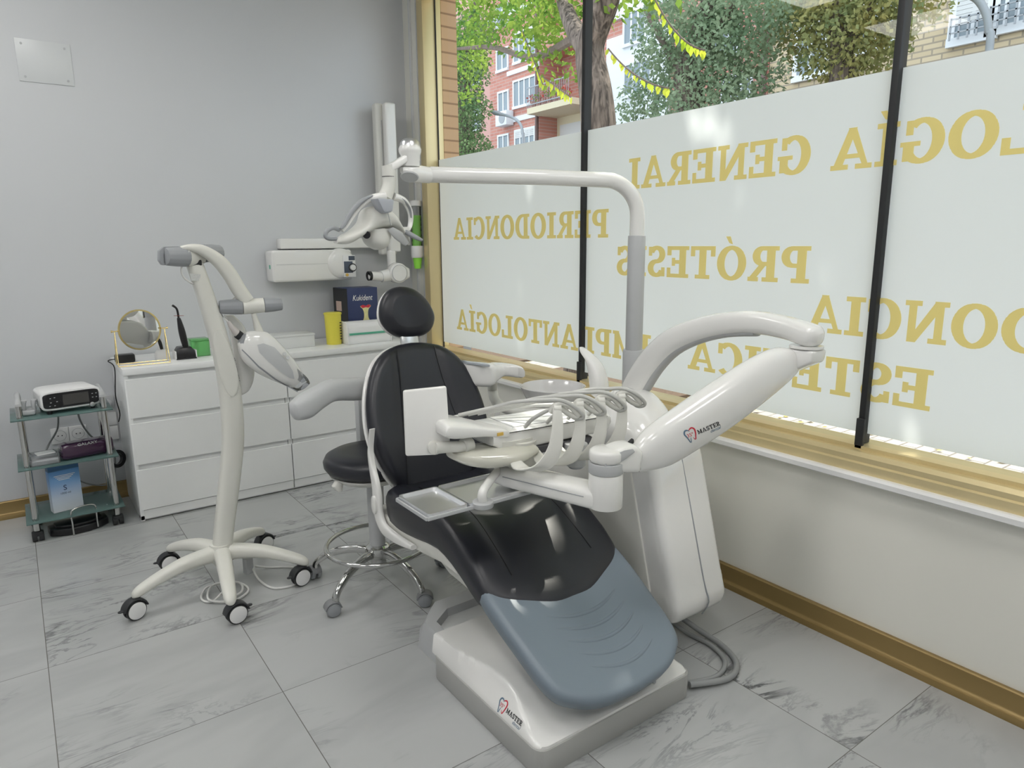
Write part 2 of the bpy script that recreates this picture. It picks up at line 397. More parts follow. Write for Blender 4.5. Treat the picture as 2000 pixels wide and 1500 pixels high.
# slab serif capitals for the lettering, unit height, list of polygons
def slab(ch):
    P = []; st = .19; th = .115; sf = .105
    def R(a, b, c, d): P.append([(a, b), (c, b), (c, d), (a, d)])
    def Q(*p): P.append(list(p))
    def A(cx, cy, rx, ry, ix, iy, a0, a1, n=18):
        for i in range(n):
            t0 = math.radians(a0+(a1-a0)*i/n); t1 = math.radians(a0+(a1-a0)*(i+1)/n)
            P.append([(cx+rx*math.cos(t0), cy+ry*math.sin(t0)), (cx+rx*math.cos(t1), cy+ry*math.sin(t1)), (cx+ix*math.cos(t1), cy+iy*math.sin(t1)), (cx+ix*math.cos(t0), cy+iy*math.sin(t0))])
    acc = None
    if ch in 'ÓÍÉ': acc = ch; ch = {'Ó': 'O', 'Í': 'I', 'É': 'E'}[ch]
    if ch == 'I': w_ = .43; R(.12, sf, .31, 1-sf); R(0, 0, w_, sf); R(0, 1-sf, w_, 1)
    elif ch == 'L': w_ = .70; R(.10, sf, .29, 1-sf); R(0, 1-sf, .42, 1); R(0, 0, w_, sf); R(w_-.11, sf, w_, .34)
    elif ch == 'E': w_ = .72; R(.10, sf, .29, 1-sf); R(0, 1-sf, w_, 1); R(0, 0, w_, sf); R(w_-.11, .72, w_, 1-sf); R(w_-.09, sf, w_, .30); R(.29, .45, .50, .55); R(.47, .38, .55, .62)
    elif ch == 'T': w_ = .76; R(.285, sf, .475, 1-sf); R(0, 1-sf, w_, 1); R(.16, 0, .60, sf); R(0, .70, .105, 1-sf); R(w_-.105, .70, w_, 1-sf)
    elif ch == 'P': w_ = .70; R(.10, sf, .29, 1-sf); R(0, 0, .42, sf); R(0, 1-sf, .42, 1); R(.29, .42, .42, .52); A(.42, .71, .28, .29, .10, .19, -90, 90)
    elif ch == 'R': w_ = .80; R(.10, sf, .29, 1-sf); R(0, 0, .40, sf); R(0, 1-sf, .42, 1); R(.29, .45, .42, .55); A(.42, .725, .27, .275, .09, .175, -90, 90); Q((.34, .46), (.53, .46), (.76, sf), (.56, sf)); R(.54, 0, w_, sf)
    elif ch == 'D': w_ = .80; R(.10, sf, .29, 1-sf); R(0, 0, .36, sf); R(0, 1-sf, .36, 1); A(.36, .5, .44, .5, .24, .395, -90, 90)
    elif ch == 'O': w_ = .84; A(.42, .5, .42, .515, .225, .41, 0, 360, 36)
    elif ch == 'C': w_ = .74; A(.42, .5, .42, .515, .215, .41, 48, 312, 30); R(.63, .66, .735, .97); 
    elif ch == 'G': w_ = .80; A(.42, .5, .42, .515, .215, .41, 48, 325, 30); R(.62, .66, .725, .97); R(.58, .06, .76, .42); R(.46, .40, .82, .49)
    elif ch == 'S': w_ = .62; A(.31, .73, .30, .285, .12, .17, 20, 270, 20); A(.31, .275, .31, .29, .13, .175, -160, 90, 20); R(.50, .70, .59, .98); R(.02, .02, .11, .30)
    elif ch == 'N': w_ = .88; R(.10, sf, .23, 1-sf); R(.66, .0, .79, 1-sf); R(0, 0, .34, sf); R(0, 1-sf, .26, 1); R(.56, 1-sf, w_, 1); Q((.06, 1), (.28, 1), (.79, 0), (.60, 0))
    elif ch == 'M': w_ = 1.06; R(.10, sf, .22, 1-sf); R(.80, sf, .98, 1-sf); R(0, 0, .33, sf); R(.70, 0, w_, sf); R(0, 1-sf, .25, 1); R(.82, 1-sf, w_, 1); Q((.06, 1), (.29, 1), (.60, .12), (.47, .12)); Q((.99, 1), (.80, 1), (.47, .12), (.58, .12))
    elif ch == 'A': w_ = .90; Q((.36, 1), (.54, 1), (.22, sf), (.09, sf)); Q((.38, 1), (.56, 1), (.83, sf), (.62, sf)); R(0, 0, .33, sf); R(.53, 0, w_, sf); R(.22, .27, .68, .36)
    else: w_ = .35
    P = [[(x+math.copysign(.020, x-sum(q[0] for q in p)/len(p)), y+math.copysign(.010, y-sum(q[1] for q in p)/len(p))) for x, y in p] for p in P]
    if acc: cx = w_/2; Q((cx-.02, 1.06), (cx+.09, 1.10), (cx+.20, 1.30), (cx+.06, 1.30))
    return P, w_
CACHE = {}
def union(P):
    vs = []; fs = []
    for p in P:
        A_ = sum(p[i][0]*p[(i+1) % len(p)][1]-p[(i+1) % len(p)][0]*p[i][1] for i in range(len(p)))
        p = p if A_ > 0 else p[::-1]; o = len(vs); vs += [Vector(q) for q in p]; fs.append(list(range(o, o+len(p))))
    r = delaunay_2d_cdt(vs, [], fs, 1, 1e-5)
    return [[(r[0][i].x, r[0][i].y) for i in f] for f, q in zip(r[2], r[5]) if q]
def words(txt, gap=.17, space=.45):
    x = 0; out = []
    for ch in txt:
        if ch == ' ': x += space; continue
        if ch not in CACHE: q_ = slab(ch); CACHE[ch] = (union(q_[0]), q_[1])
        P, w_ = CACHE[ch]
        out += [[(x+a, b) for a, b in p] for p in P]; x += w_+gap
    return out, x-gap
def word_mb(txt, org, U, W, width, height, d=V(0, 0, 0), gap=.17, shear=0.):
    P, tw = words(txt, gap); s = MB(); sx = width/tw
    nrm = U.cross(W).normalized()
    for i, p in enumerate(P):
        off = d
        s.add([org+U*((a+shear*b)*sx)+W*(b*height)+off for a, b in p], [list(range(len(p)))])
    return s
def text_polys(txt, size=1., shear=0., ext=0.):
    cu = bpy.data.curves.new('t', 'FONT'); cu.body = txt; cu.size = size; cu.shear = shear; cu.extrude = ext; cu.resolution_u = 3; cu.offset = 0.004*size
    o = bpy.data.objects.new('t', cu); COL.objects.link(o); dg = bpy.context.evaluated_depsgraph_get(); me = bpy.data.meshes.new_from_object(o.evaluated_get(dg))
    vs = [q.co.copy() for q in me.vertices]; fs = [list(p.vertices) for p in me.polygons]
    bpy.data.objects.remove(o); bpy.data.curves.remove(cu); bpy.data.meshes.remove(me); return vs, fs
def text_mb(txt, org, U, W, width=None, height=None, shear=0.):
    vs, fs = text_polys(txt, 1., shear)
    x0 = min(q.x for q in vs); x1 = max(q.x for q in vs); y1 = max(q.y for q in vs); y0 = min(0, min(q.y for q in vs))
    sx = width/(x1-x0) if width else height/(y1-y0); sy = height/(y1-y0) if height else sx
    s = MB(); s.add([org+U*((q.x-x0)*sx)+W*((q.y-y0)*sy) for q in vs], fs); return s
def wrap(mb, target, direction, off=.0006):
    """lay flat marks onto a curved part: subdivide and cast along direction"""
    me = target.data; o = ORG[target.name]
    bvh = BVHTree.FromPolygons([q.co+o for q in me.vertices], [list(p.vertices) for p in me.polygons])
    bm = bmesh.new(); vs = [bm.verts.new(q) for q in mb.v]
    for f in mb.f: bm.faces.new([vs[i] for i in f])
    bmesh.ops.triangulate(bm, faces=bm.faces)
    for _ in range(5):
        le = [e for e in bm.edges if e.calc_length() > .007]
        if not le or len(bm.faces) > 6000: break
        bmesh.ops.subdivide_edges(bm, edges=le, cuts=1); bmesh.ops.triangulate(bm, faces=bm.faces)
    d = Vector(direction).normalized()
    for q in bm.verts:
        h = bvh.ray_cast(q.co-d*.3, d, 1.)
        if h[0] is not None: q.co = h[0]-d*off
    r = MB(); r.addbm(bm); return r
BLANK = None
exec_parts = []

# ------------------------------------------------------------------ room shell
XW, YB, ZC = 2.235, 4.28, 3.1
struct('floor', MB().b6(-3, 2.24, -2.6, 4.30, -.1, 0), MARBLE)
struct('ceiling', MB().b6(-3.1, 2.5, -2.7, 4.4, ZC, ZC+.1), CEIL)
struct('wall_back', MB().b6(-3, 2.5, YB, YB+.15, 0, ZC), WALL)
struct('wall_left', MB().b6(-3.1, -3, -2.7, 4.4, 0, ZC), WALL)
struct('wall_front', MB().b6(-3, 2.5, -2.7, -2.6, 0, ZC), WALL)
struct('wall_right', MB().b6(XW, 2.42, -2.6, YB, -.1, .595).b6(XW, 2.42, 4.055, YB, .595, ZC).b6(XW, 2.42, -2.6, 4.055, 2.95, ZC).b6(XW, 2.42, -2.6, -2.35, .595, 2.95), WALLB)
def skirt(path_n, along, a, b, base, name):
    s = MB()
    if along == 'y':  # window wall, face towards -x
        pr = [(base, a, 0), (base-.034, a, 0), (base-.034, a, .010), (base-.030, a, .020), (base-.020, a, .024), (base-.016, a, .030), (base-.016, a, .086), (base-.012, a, .090), (base, a, .090)]
        s.prism(pr, (0, b-a, 0))
    else:
        pr = [(a, base, 0), (a, base-.034, 0), (a, base-.034, .010), (a, base-.030, .020), (a, base-.020, .024), (a, base-.016, .030), (a, base-.016, .086), (a, base-.012, .090), (a, base, .090)]
        s.prism(pr, (b-a, 0, 0))
    return struct(name, s, BRONZE)
skirt(0, 'y', -2.6, YB, XW, 'baseboard_right')
skirt(0, 'x', -3, XW, YB, 'baseboard_back')
struct('trim_1', MB().prism([(2.20, -2.35, .590), (2.188, -2.35, .596), (2.188, -2.35, .612), (2.196, -2.35, .619), (2.3, -2.35, .619), (2.3, -2.35, .590)], (0, 6.405, 0)), PWHITE)
struct('trim_2', MB().b6(2.222, 2.236, 4.17, 4.19, .02, ZC, .002).b6(2.228, 2.236, 4.10, 4.108, .6, ZC, .001), PANEL)

# ------------------------------------------------------------------ shop window
Y0, Y1 = -2.35, 4.055
fr = MB()
fr.prism([(2.214, Y0, .619), (2.214, Y0, .650), (2.222, Y0, .655), (2.222, Y0, .672), (2.236, Y0, .684), (2.262, Y0, .684), (2.262, Y0, .697), (2.288, Y0, .700), (2.36, Y0, .700), (2.36, Y0, .60), (2.30, Y0, .60), (2.30, Y0, .619)], (0, Y1-Y0, 0))
fr.b6(2.21, 2.295, 3.985, Y1, .62, 2.95, .003).b6(2.30, 2.36, 4.018, Y1, .70, 2.95, .003)
fr.b6(2.22, 2.36, Y0, Y1, 2.87, 2.95, .003).b6(2.22, 2.36, Y0, Y0+.08, .70, 2.87)
W1 = struct('window_1', fr, GOLD)
ms = [2.585, 1.150, -.285, -1.72]
edges = [3.985]+ms+[Y0+.08]
gl = []
for a, b in zip(edges, edges[1:]):
    obj('glass_pane', MB().add([(2.300, a-.004, .70), (2.300, b+.004, .70), (2.300, b+.004, 2.87), (2.300, a-.004, 2.87)], [[0, 1, 2, 3]]), GLASS, W1)
    f = obj('frosted_film', MB().add([(2.2965, a-.003, .735), (2.2965, b+.003, .735), (2.2965, b+.003, 1.893), (2.2965, a-.003, 1.893)], [[0, 1, 2, 3]]), FILM, W1, 'white frosted film with gold mirrored lettering')
for y in ms:
    obj('mullion_seal', MB().b6(2.272, 2.318, y-.011, y+.011, .70, 2.87, .003).b6(2.262, 2.275, y-.015, y+.013, .685, .79, .003), RUB, W1, 'black mullion seal')
obj('glazing_gasket', MB().b6(2.296, 2.302, 3.978, 3.988, .70, 2.87), RUB, W1)
U_, W_ = V(0, 1, 0), V(0, 0, 1)
def lett(txt, y0, y1, z0, h, gap=.10):
    s = word_mb(txt, V(2.2945, y0, z0), U_, W_, y1-y0, h, gap=gap); obj('lettering', s, GOLDV, W1, 'gold mirrored lettering', recalc=False)
lett('ODONTOLOGÍA GENERAL', -.085, 2.335, 1.608, .128)
lett('PERIODONCIA', 2.424, 3.812, 1.399, .128)
lett('PRÓTESIS', 1.397, 2.357, 1.229, .128)
lett('ORTODONCIA', .16, 1.388, 1.062, .128)
lett('ESTÉTICA', .955, 1.915, .850, .128)
lett('IMPLANTOLOGÍA', 2.136, 3.80, .838, .128)

# ------------------------------------------------------------------ fill light panels added at the ceiling, out of view
for i, (x, y) in enumerate(((-.2, 3.0), (-1.6, 3.0), (1.2, .9), (-.2, .9), (-1.6, .9), (1.2, -1.1), (-.6, -1.1))):
    t = thing('fill_panel', 'square white fill light panel added at the ceiling out of view', 'fill light', (x, y, ZC), 'added fill light panels')
    obj('fill_frame', MB().b6(x-.31, x+.31, y-.31, y+.31, ZC-.025, ZC-.001, .004), PWHITE, t)
    obj('diffuser', MB().b6(x-.28, x+.28, y-.28, y+.28, ZC-.03, ZC-.024), mat('fill light diffuser', (1, .985, .955), .5, emit=FILL_E), t)

# ------------------------------------------------------------------ street
g = struct('street', MB().b6(8.5, 60, -60, 120, -.32, -.27), ASPH)
g = struct('pavement', MB().b6(2.42, 8.5, -30, 60, -.30, -.10), PAVE)
# brick pier flanking the window
tag(obj('brick_pier', MB().b6(2.37, 2.481, 4.033, 5.2, -.3, 3.6), PIERB), 'orange brick pier just outside the left edge of the shop window', 'pier')
tag(obj('tree_pit', MB().b6(4.0, 5.6, 4.3, 6.2, -.1, -.07).b6(4.0, 5.6, 6.9, 9, -.1, -.075), SOIL), 'dark soil strip with leaf litter at the foot of the near tree', 'tree pit')
# bench legs glimpsed below the film
bt = thing('street_bench', 'grey metal street bench seen low through the gap under the film', 'bench', (4.6, 8.0, -.1))
obj('seat', MB().b6(4.3, 4.7, 7.2, 8.8, .32, .37, .01), IRON, bt)
for y in (7.4, 8.6): obj('leg', MB().b6(4.35, 4.65, y-.04, y+.04, -.1, .32, .01), IRON, bt)

def leafcloud(name, blobs, count, size, m, parent, seed):
    R = random.Random(seed); vs = []; fs = []
    tot = sum(b[3]*b[4]*b[5] for b in blobs)
    for (x, y, z, rx, ry, rz) in blobs:
        for _ in range(int(count*rx*ry*rz/tot)):
            while True:
                a = V(R.uniform(-1, 1), R.uniform(-1, 1), R.uniform(-1, 1))
                if .25 < a.length < 1: break
            c = V(x+a.x*rx, y+a.y*ry, z+a.z*rz); u = V(R.uniform(-1, 1), R.uniform(-1, 1), R.uniform(-1.2, .2)).normalized(); q = u.cross(V(R.uniform(-1, 1), R.uniform(-1, 1), R.uniform(-1, 1))).normalized()
            s_ = size*R.uniform(.6, 1.3); o = len(vs); vs += [c, c+u*s_*.45+q*s_*.3, c+u*s_, c+u*s_*.45-q*s_*.3]; fs.append([o, o+1, o+2, o+3])
    return obj(name, MB().add(vs, fs), m, parent, recalc=False)
def tree(name, label, base, trunk, rad, limbs, blobs, count, size, m, seed, cat='tree'):
    t = thing(name, label, cat, base)
    obj('trunk', MB().tube(trunk, rad, 16, 5), RBARK, t)
    for pts, r in limbs: obj('branch', MB().tube(pts, r, 10, 4), BARK, t)
    leafcloud('foliage', blobs, count, size, m, t, seed)
    return t
def A(px, py, x): return ax(px, py, x)
# near tree: leaning trunk, forked, fresh green leaves
TX = 4.5
tr = [V(4.5, 5.05, -.1), V(4.5, 4.98, 1.2), A(1168, 330, TX), A(1169, 250, TX), A(1163, 180, TX), A(1152, 100, TX), A(1165, 50, TX), A(1182, 0, TX), A(1200, -90, TX), A(1215, -200, TX)]
t = thing('street_tree', 'near street tree with thick leaning ridged trunk and fresh green leaves', 'tree', (4.5, 5.05, -.1))
obj('trunk', MB().tube(tr, [.22, .19, .150, .160, .150, .130, .125, .125, .12, .1], 20, 6), RBARK, t)
obj('branch', MB().tube([A(1158, 110, TX), A(1125, 62, TX+.1), A(1100, 0, TX+.3), A(1070, -120, TX+.4)], [.11, .09, .07, .05], 12, 5), RBARK, t, 'left fork of the trunk')
obj('branch', MB().tube([A(1130, 70, TX+.3), A(1040, 112, TX+1), A(960, 92, TX+1.6), A(880, 97, TX+2.2)], [.05, .04, .035, .02], 8, 5), BARK, t)
bl = []
for (px, py, x, r) in ((905, 30, 6.6, .55), (905, 100, 7.0, .5), (900, 170, 7.2, .4), (970, 20, 6.0, .45), (1040, 15, 5.6, .45), (1095, 40, 5.2, .4), (1080, 100, 5.2, .35), (1060, 60, 5.3, .4), (1105, 150, 5.0, .22), (985, 80, 6.0, .28), (940, 60, 6.2, .32), (925, 110, 6.9, .4), (1010, 60, 5.8, .3), (1230, -40, 4.6, .35), (1290, -30, 4.8, .3), (1100, -60, 5, .8), (950, -80, 6, .9)):
    c = A(px, py, x); bl.append((c.x, c.y, c.z, r, r*1.1, r*.8))
leafcloud('foliage', bl, 5600, .085, LEAFG, t, 3)
# unseen leaf layer shaped to block the sun, holes aimed for beams
BEAM_HOLES = [(V(1.22, 1.70, .84), .17), (V(1.40, 1.64, .84), .16), (V(1.14, 1.86, .52), .12), (V(1.40, 1.70, .49), .10), (V(2.3, 2.2, 1.7), .06), (V(2.3, 2.35, 1.45), .05), (V(2.3, 1.75, 1.72), .07), (V(2.3, 2.7, 1.2), .06), (V(2.3, 3.1, 1.78), .06), (V(2.3, 2.9, 1.0), .05), (V(2.3, 2.0, 1.5), .05), (V(2.3, 1.55, 1.45), .05)]
def sun_screen(count, size, seed, parent):
    R = random.Random(seed); vs = []; fs = []; up = -SUN_TO
    for _ in range(count):
        c = V(R.uniform(4.6, 5.9), R.uniform(-3.5, 8.5), 0); c.z = R.uniform(.55, 3.1)+(c.x-2.3)*1.68
        if any((c-p).cross(up).length < r_*(1+.25*math.sin(c.y*9+c.z*7)) for p, r_ in BEAM_HOLES): continue
        u = V(R.uniform(-1, 1), R.uniform(-1, 1), R.uniform(-.6, .6)).normalized(); q = u.cross(up+V(R.uniform(-.5, .5), R.uniform(-.5, .5), R.uniform(-.5, .5))).normalized()
        s_ = size*R.uniform(.7, 1.3); o = len(vs); vs += [c, c+u*s_*.45+q*s_*.34, c+u*s_, c+u*s_*.45-q*s_*.34]; fs.append([o, o+1, o+2, o+3])
    obj('foliage', MB().add(vs, fs), LEAFG, parent, recalc=False)  # leaves of the added sun-blocking layer
sun_screen(17000, .16, 11, t)
def garland(p0, p1, sag, n, size, seed, parent):
    R = random.Random(seed); pts = [p0.lerp(p1, k/8)+V(0, 0, -sag*4*(k/8)*(1-k/8)) for k in range(9)]
    obj('twig', MB().tube(pts, [.006]*9, 6, 3), BARK, parent)
    P = catmull(pts, 8); vs = []; fs = []
    for i in range(n):
        c = P[int((len(P)-1)*(i/(n-1))**.9)]; sd = -1 if i % 2 else 1
        d = V(R.uniform(-.3, .3), sd*.25+R.uniform(-.1, .1), -1).normalized(); q = d.cross(V(1, R.uniform(-.4, .4), 0)).normalized()
        L = size*R.uniform(.8, 1.2); o = len(vs)
        vs += [c, c+d*L*.3+q*L*.30, c+d*L*.65+q*L*.26, c+d*L, c+d*L*.65-q*L*.26, c+d*L*.3-q*L*.30]; fs.append([o, o+1, o+2, o+3, o+4, o+5])
    obj('leaf_spray', MB().add(vs, fs), LEAFY, parent, 'bright yellow green leaves', recalc=False)['kind'] = 'stuff'
garland(A(1188, 95, 4.2), A(1306, 172, 3.9), .06, 17, .062, 1, t)
garland(A(1262, -40, 4.0), A(1376, 98, 3.9), .10, 19, .062, 2, t)
garland(A(1060, 150, 4.9), A(1115, 190, 4.6), .0, 12, .075, 5, t)
garland(A(1020, 60, 4.9), A(1060, 165, 4.8), .0, 12, .075, 6, t)
# middle distance trees across the street
def fartree(label, tp, x, blobs, count, size, m, seed, limbs=()):
    pts = [A(a, b, x) for a, b, r in tp]; g0 = V(pts[0].x, pts[0].y, -.28); r = [q[2] for q in tp]
    bl = []
    for (px, py, dx, rr) in blobs:
        c = A(px, py, x+dx); bl.append((c.x, c.y, c.z, rr, rr*1.15, rr*.85))
    return tree('street_tree', label, g0, [g0, *pts], [r[0]*1.1, *r], [([A(a, b, x) for a, b in q], [.12, .08, .05][:len(q)]) for q in limbs], bl, count, size, m, seed)
fartree('feathery green tree with haze in its leaf colour across the street just right of the near trunk', [(1350, 240, .28), (1340, 150, .24), (1362, 80, .2), (1400, -40, .15)], 11.5,
        [(1330, 60, 0, .95), (1395, 110, .4, 1.0), (1440, 60, 0, .9), (1300, 140, .2, .75), (1400, 190, 0, .95), (1260, 190, .3, .6), (1460, 150, .2, .7), (1340, 210, 0, .8), (1240, 225, .2, .5), (1370, 0, 0, .9), (1465, 30, 0, .7), (1290, 20, .4, .5)], 13500, .10, LEAF_HAZE, 21, [[(1355, 170), (1300, 90), (1262, 20)], [(1345, 150), (1392, 70), (1440, 0)]])
fartree('green and yellow turning tree before the yellow brick building', [(1640, 200, .22), (1645, 120, .19), (1630, 20, .15), (1600, -60, .1)], 12.5,
        [(1640, 60, 0, .95), (1700, 90, .3, .7), (1590, 30, 0, .8), (1665, 130, .2, .65), (1720, 30, 0, .7), (1560, -10, .2, .8), (1800, 5, 0, .5), (1650, -10, 0, .9), (1760, -20, 0, .7)], 8500, .105, LEAFO, 22, [[(1642, 120), (1680, 50), (1720, -20)]])
fartree('dark leafy tree far left beyond the brick pier', [(905, 300, .22), (905, 220, .2), (915, 100, .16), (930, 0, .12)], 14,
        [(905, 240, 0, .8), (925, 290, .2, .7), (900, 180, 0, .8), (930, 210, 0, .55), (905, 120, 0, .9), (925, 60, 0, .8), (940, 150, .2, .4), (895, 300, 0, .7)], 9000, .12, LEAFD, 23)

# buildings
BX = 20.
def yz(px, py, x=BX): q = ax(px, py, x); return q.y, q.z
def facade_window(parent, px0, py0, px1, py1, x=BX, shutter=0., rail=False, bars=1, wide=.09):
    y0, z1 = yz(px0, py0, x); y1, z0 = yz(px1, py1, x); ya, yb = min(y0, y1), max(y0, y1); za, zb = min(z0, z1), max(z0, z1)
    s = MB(); w_ = wide
    s.b6(x-.10, x+.02, ya-w_, yb+w_, za-w_*1.3, za).b6(x-.06, x+.02, ya-w_, yb+w_, zb, zb+w_).b6(x-.06, x+.02, ya-w_, ya, za, zb).b6(x-.06, x+.02, yb, yb+w_, za, zb)
    for k in range(1, bars+1):
        c = ya+(yb-ya)*k/(bars+1); s.b6(x-.05, x+.02, c-.04, c+.04, za, zb)
    f = obj('window', s, WFR, parent)
    obj('pane', MB().b6(x-.02, x-.005, ya, yb, za, zb), WINDG, f)
    if shutter: 
        sh = MB(); n = max(4, int((zb-za)*shutter/.09)); hh = (zb-za)*shutter/n
        for k in range(n): sh.b6(x-.055, x-.02, ya, yb, zb-(k+1)*hh+.008, zb-k*hh)
        obj('shutter', sh, SHUT, f)
    if rail:
        r = MB()
        for k in range(3): r.b6(x-.30, x-.27, ya, yb, za+.05+k*.16, za+k*.16+.08)
        for k in range(5): c = ya+(yb-ya)*k/4; r.b6(x-.30, x-.27, c-.02, c+.02, za-.1, za+.42)
        obj('railing', r, IRON, f)
    return f
yR0 = yz(1502, 100)[0]; yR1 = yz(957, 200)[0]; yc = yz(1054, 200)[0]
rb = thing('apartment_building', 'red brick apartment block with white bands across the street', 'building', (21, 20, -.28))
obj('wall', MB().b6(BX, BX+9, yc, yR1, -.28, 24).b6(BX, BX+9, yR0, yz(1135, 200)[0], -.28, 24).b6(BX+1.3, BX+9, yz(1135, 200)[0], yc, 7.05, 24).b6(BX+.0, BX+9, yz(1135, 200)[0], yc, 9.4, 10.2), REDB, rb)
obj('wall', MB().b6(BX+.5, BX+9, yR1, yR1+14, -.28, 24), PINKB, rb, 'pink rendered side wall')
ya, yb = yz(1136, 200)[0], yc
obj('ground_floor', MB().b6(BX+1.0, BX+9, ya, yb, -.28, 7.0).b6(BX-.7, BX+1.2, ya-.2, yb, 6.85, 7.10), CREAM, rb, 'cream rendered recess under the balcony')
obj('shutter', MB().b6(BX+.9, BX+1.02, ya+.1, yz(1097, 240, BX+1)[0], 3.2, 6.5), SHUT, rb)
for a_, b_, c_ in ((yz(998, 150)[0], 6.85, 7.08), (yz(992, 150)[0], 8.93, 9.12), (yR1, 11.5, 11.7)): obj('band', MB().b6(BX-.07, BX+.01, yb, a_, b_, c_), WFR, rb, 'white stone band')
for a_, b_ in ((yb+.12, .07), (yR0+.1, .1)): obj('drain_pipe', MB().cyl((BX-.08, a_, 0), (BX-.08, a_, 20), b_), mat('brown drain pipe', (.16, .10, .09), .6), rb)
facade_window(rb, 972, 102, 992, 132); facade_window(rb, 975, 184, 993, 226); facade_window(rb, 1005, 162, 1046, 198, bars=3)
facade_window(rb, 975, 268, 993, 300); facade_window(rb, 1008, 258, 1044, 290, shutter=.35, bars=3); facade_window(rb, 972, 15, 992, 45, rail=True); facade_window(rb, 1005, 70, 1046, 108, bars=3)
facade_window(rb, 925, 212, 939, 250, x=BX+.5); facade_window(rb, 925, 120, 939, 160, x=BX+.5)
obj('railing', MB().b6(BX-.72, BX-.69, ya, yb, 7.9, 7.95).b6(BX-.72, BX-.69, ya, yb, 7.2, 7.24).add([], []), IRON, rb)
bal = MB()
for k in range(26): c = ya+(yb-ya)*k/25; bal.b6(BX-.71, BX-.70, c-.012, c+.012, 7.1, 7.95)
obj('railing', bal, IRON, rb)
# pale recess with white walls right of the near trunk
obj('wall', MB().b6(BX-.15, BX, yz(1312, 100)[0], yz(1190, 100)[0], -.28, 9.0).b6(BX-.15, BX, yz(1335, 0)[0], yz(1190, 0)[0], 9.6, 24), WFR, rb, 'white rendered bay')
facade_window(rb, 1390, 60, 1440, 105, bars=2); facade_window(rb, 1415, 155, 1465, 190, bars=2); facade_window(rb, 1330, 205, 1360, 240, bars=1); facade_window(rb, 1222, 30, 1260, 75, x=BX-.15, bars=2); facade_window(rb, 1222, 130, 1270, 175, x=BX-.15, bars=2)
ac = thing('air_conditioner', 'white air conditioner unit below a window of the red brick block', 'air conditioner', tuple(ax(984, 232, BX-.2)))
q = ax(984, 232, BX-.3)
obj('casing', MB().b6(q.x-.18, q.x+.25, q.y-.45, q.y+.45, q.z-.32, q.z+.32, .03), WFR, ac); obj('fan_grille', MB().cyl((q.x-.2, q.y-.1, q.z), (q.x-.17, q.y-.1, q.z), .24), IRON, ac)
for k in range(7):
    c = ya+.3+(yb-ya-.6)*k/6; R = random.Random(k)
    pt = thing('flower_pot', 'terracotta pot of %s on the balcony of the red brick block' % ['red flowers', 'green leaves'][k % 2], 'flower pot', (BX-.55, c, 7.1), 'balcony flower pots with %s' % ['red flowers', 'green leaves'][k % 2])
    obj('pot', MB().cyl((BX-.55, c, 7.1), (BX-.55, c, 7.35), .1, .16, 16), mat('terracotta', (.5, .2, .12), .8), pt)
    leafcloud('leaves', [(BX-.55, c, 7.5, .25, .28, .2)], 60, .12, [mat('red blossom', (.6, .12, .08), .7), LEAFG][k % 2], pt, 40+k)
yb_ = thing('apartment_building', 'yellow brick apartment block with white window frames at the right', 'building', (21, 8, -.28))
obj('wall', MB().b6(BX+.05, BX+9, -12, yR0-.02, -.28, 24), YELB, yb_)
facade_window(yb_, 1563, 62, 1608, 138, bars=1, wide=.14); facade_window(yb_, 1875, -20, 1935, 60, shutter=.72, rail=True, bars=1, wide=.16); facade_window(yb_, 1952, -40, 2010, 38, shutter=.45, rail=True, bars=2, wide=.16)
facade_window(yb_, 1690, 20, 1740, 80, bars=1, wide=.14)
def lamp_post(label, pts, x, r):
    P = [A(a, b, x) for a, b in pts]; b0 = V(P[0].x, P[0].y, -.28); t = thing('street_lamp', label, 'street lamp', b0)
    obj('pole', MB().tube([b0, *P], r, 10, 5), IRON, t); e = P[-1]; dd = (P[-1]-P[-2]).normalized()
    obj('lamp_head', MB().loft([(e-dd*.1, V(0, 0, .05), V(.08, 0, 0), 2.5), (e+dd*.3, V(0, 0, .09), V(.16, 0, 0), 2.5), (e+dd*.6, V(0, 0, .04), V(.08, 0, 0), 2.5)], 14), IRON, t)
lamp_post('curved grey street lamp before the red brick block', [(1022, 290), (1021, 262), (1016, 242), (1000, 229), (978, 223)], 15, .05)
lamp_post('curved grey street lamp before the yellow brick block', [(1929, 130), (1931, 60), (1925, 25), (1908, -2), (1880, -15)], 13, .06)
# fallen leaves
R = random.Random(5); vs = []; fs = []
for _ in range(2600):
    c = V(R.uniform(3.0, 8.4), R.uniform(-1, 12), -.095+R.uniform(0, .01)); a = R.uniform(0, 6.3); L = R.uniform(.03, .07); u = V(math.cos(a), math.sin(a), R.uniform(-.1, .35))*L; q = V(-math.sin(a), math.cos(a), 0)*L*.4; o = len(vs)
    vs += [c, c+u*.5+q, c+u, c+u*.5-q]; fs.append([o, o+1, o+2, o+3])
tag(obj('fallen_leaves', MB().add(vs, fs), LEAFDRY, recalc=False), 'dry yellow leaves scattered on the pavement outside', 'leaves', kind='stuff')

# ------------------------------------------------------------------ dental chair (long axis along the window wall)
CX = 1.268
ch = thing('dental_chair', 'black and white reclining dental chair with blue grey footrest on a white plinth', 'dental chair', (1.26, 1.7, 0))
def rbox_outline(x0, x1, y0, y1, r, n=6):
    o = []
    for cx, cy, a0 in ((x1-r, y0+r, -90), (x1-r, y1-r, 0), (x0+r, y1-r, 90), (x0+r, y0+r, 180)):
        for k in range(n+1): a = math.radians(a0+90*k/n); o.append((cx+r*math.cos(a), cy+r*math.sin(a)))
    return o
o1 = rbox_outline(.961, 1.560, 1.232, 1.80, .035)
obj('plinth', MB().prism([(x, y, 0) for x, y in o1], (0, 0, .078), .002), SILV, ch)
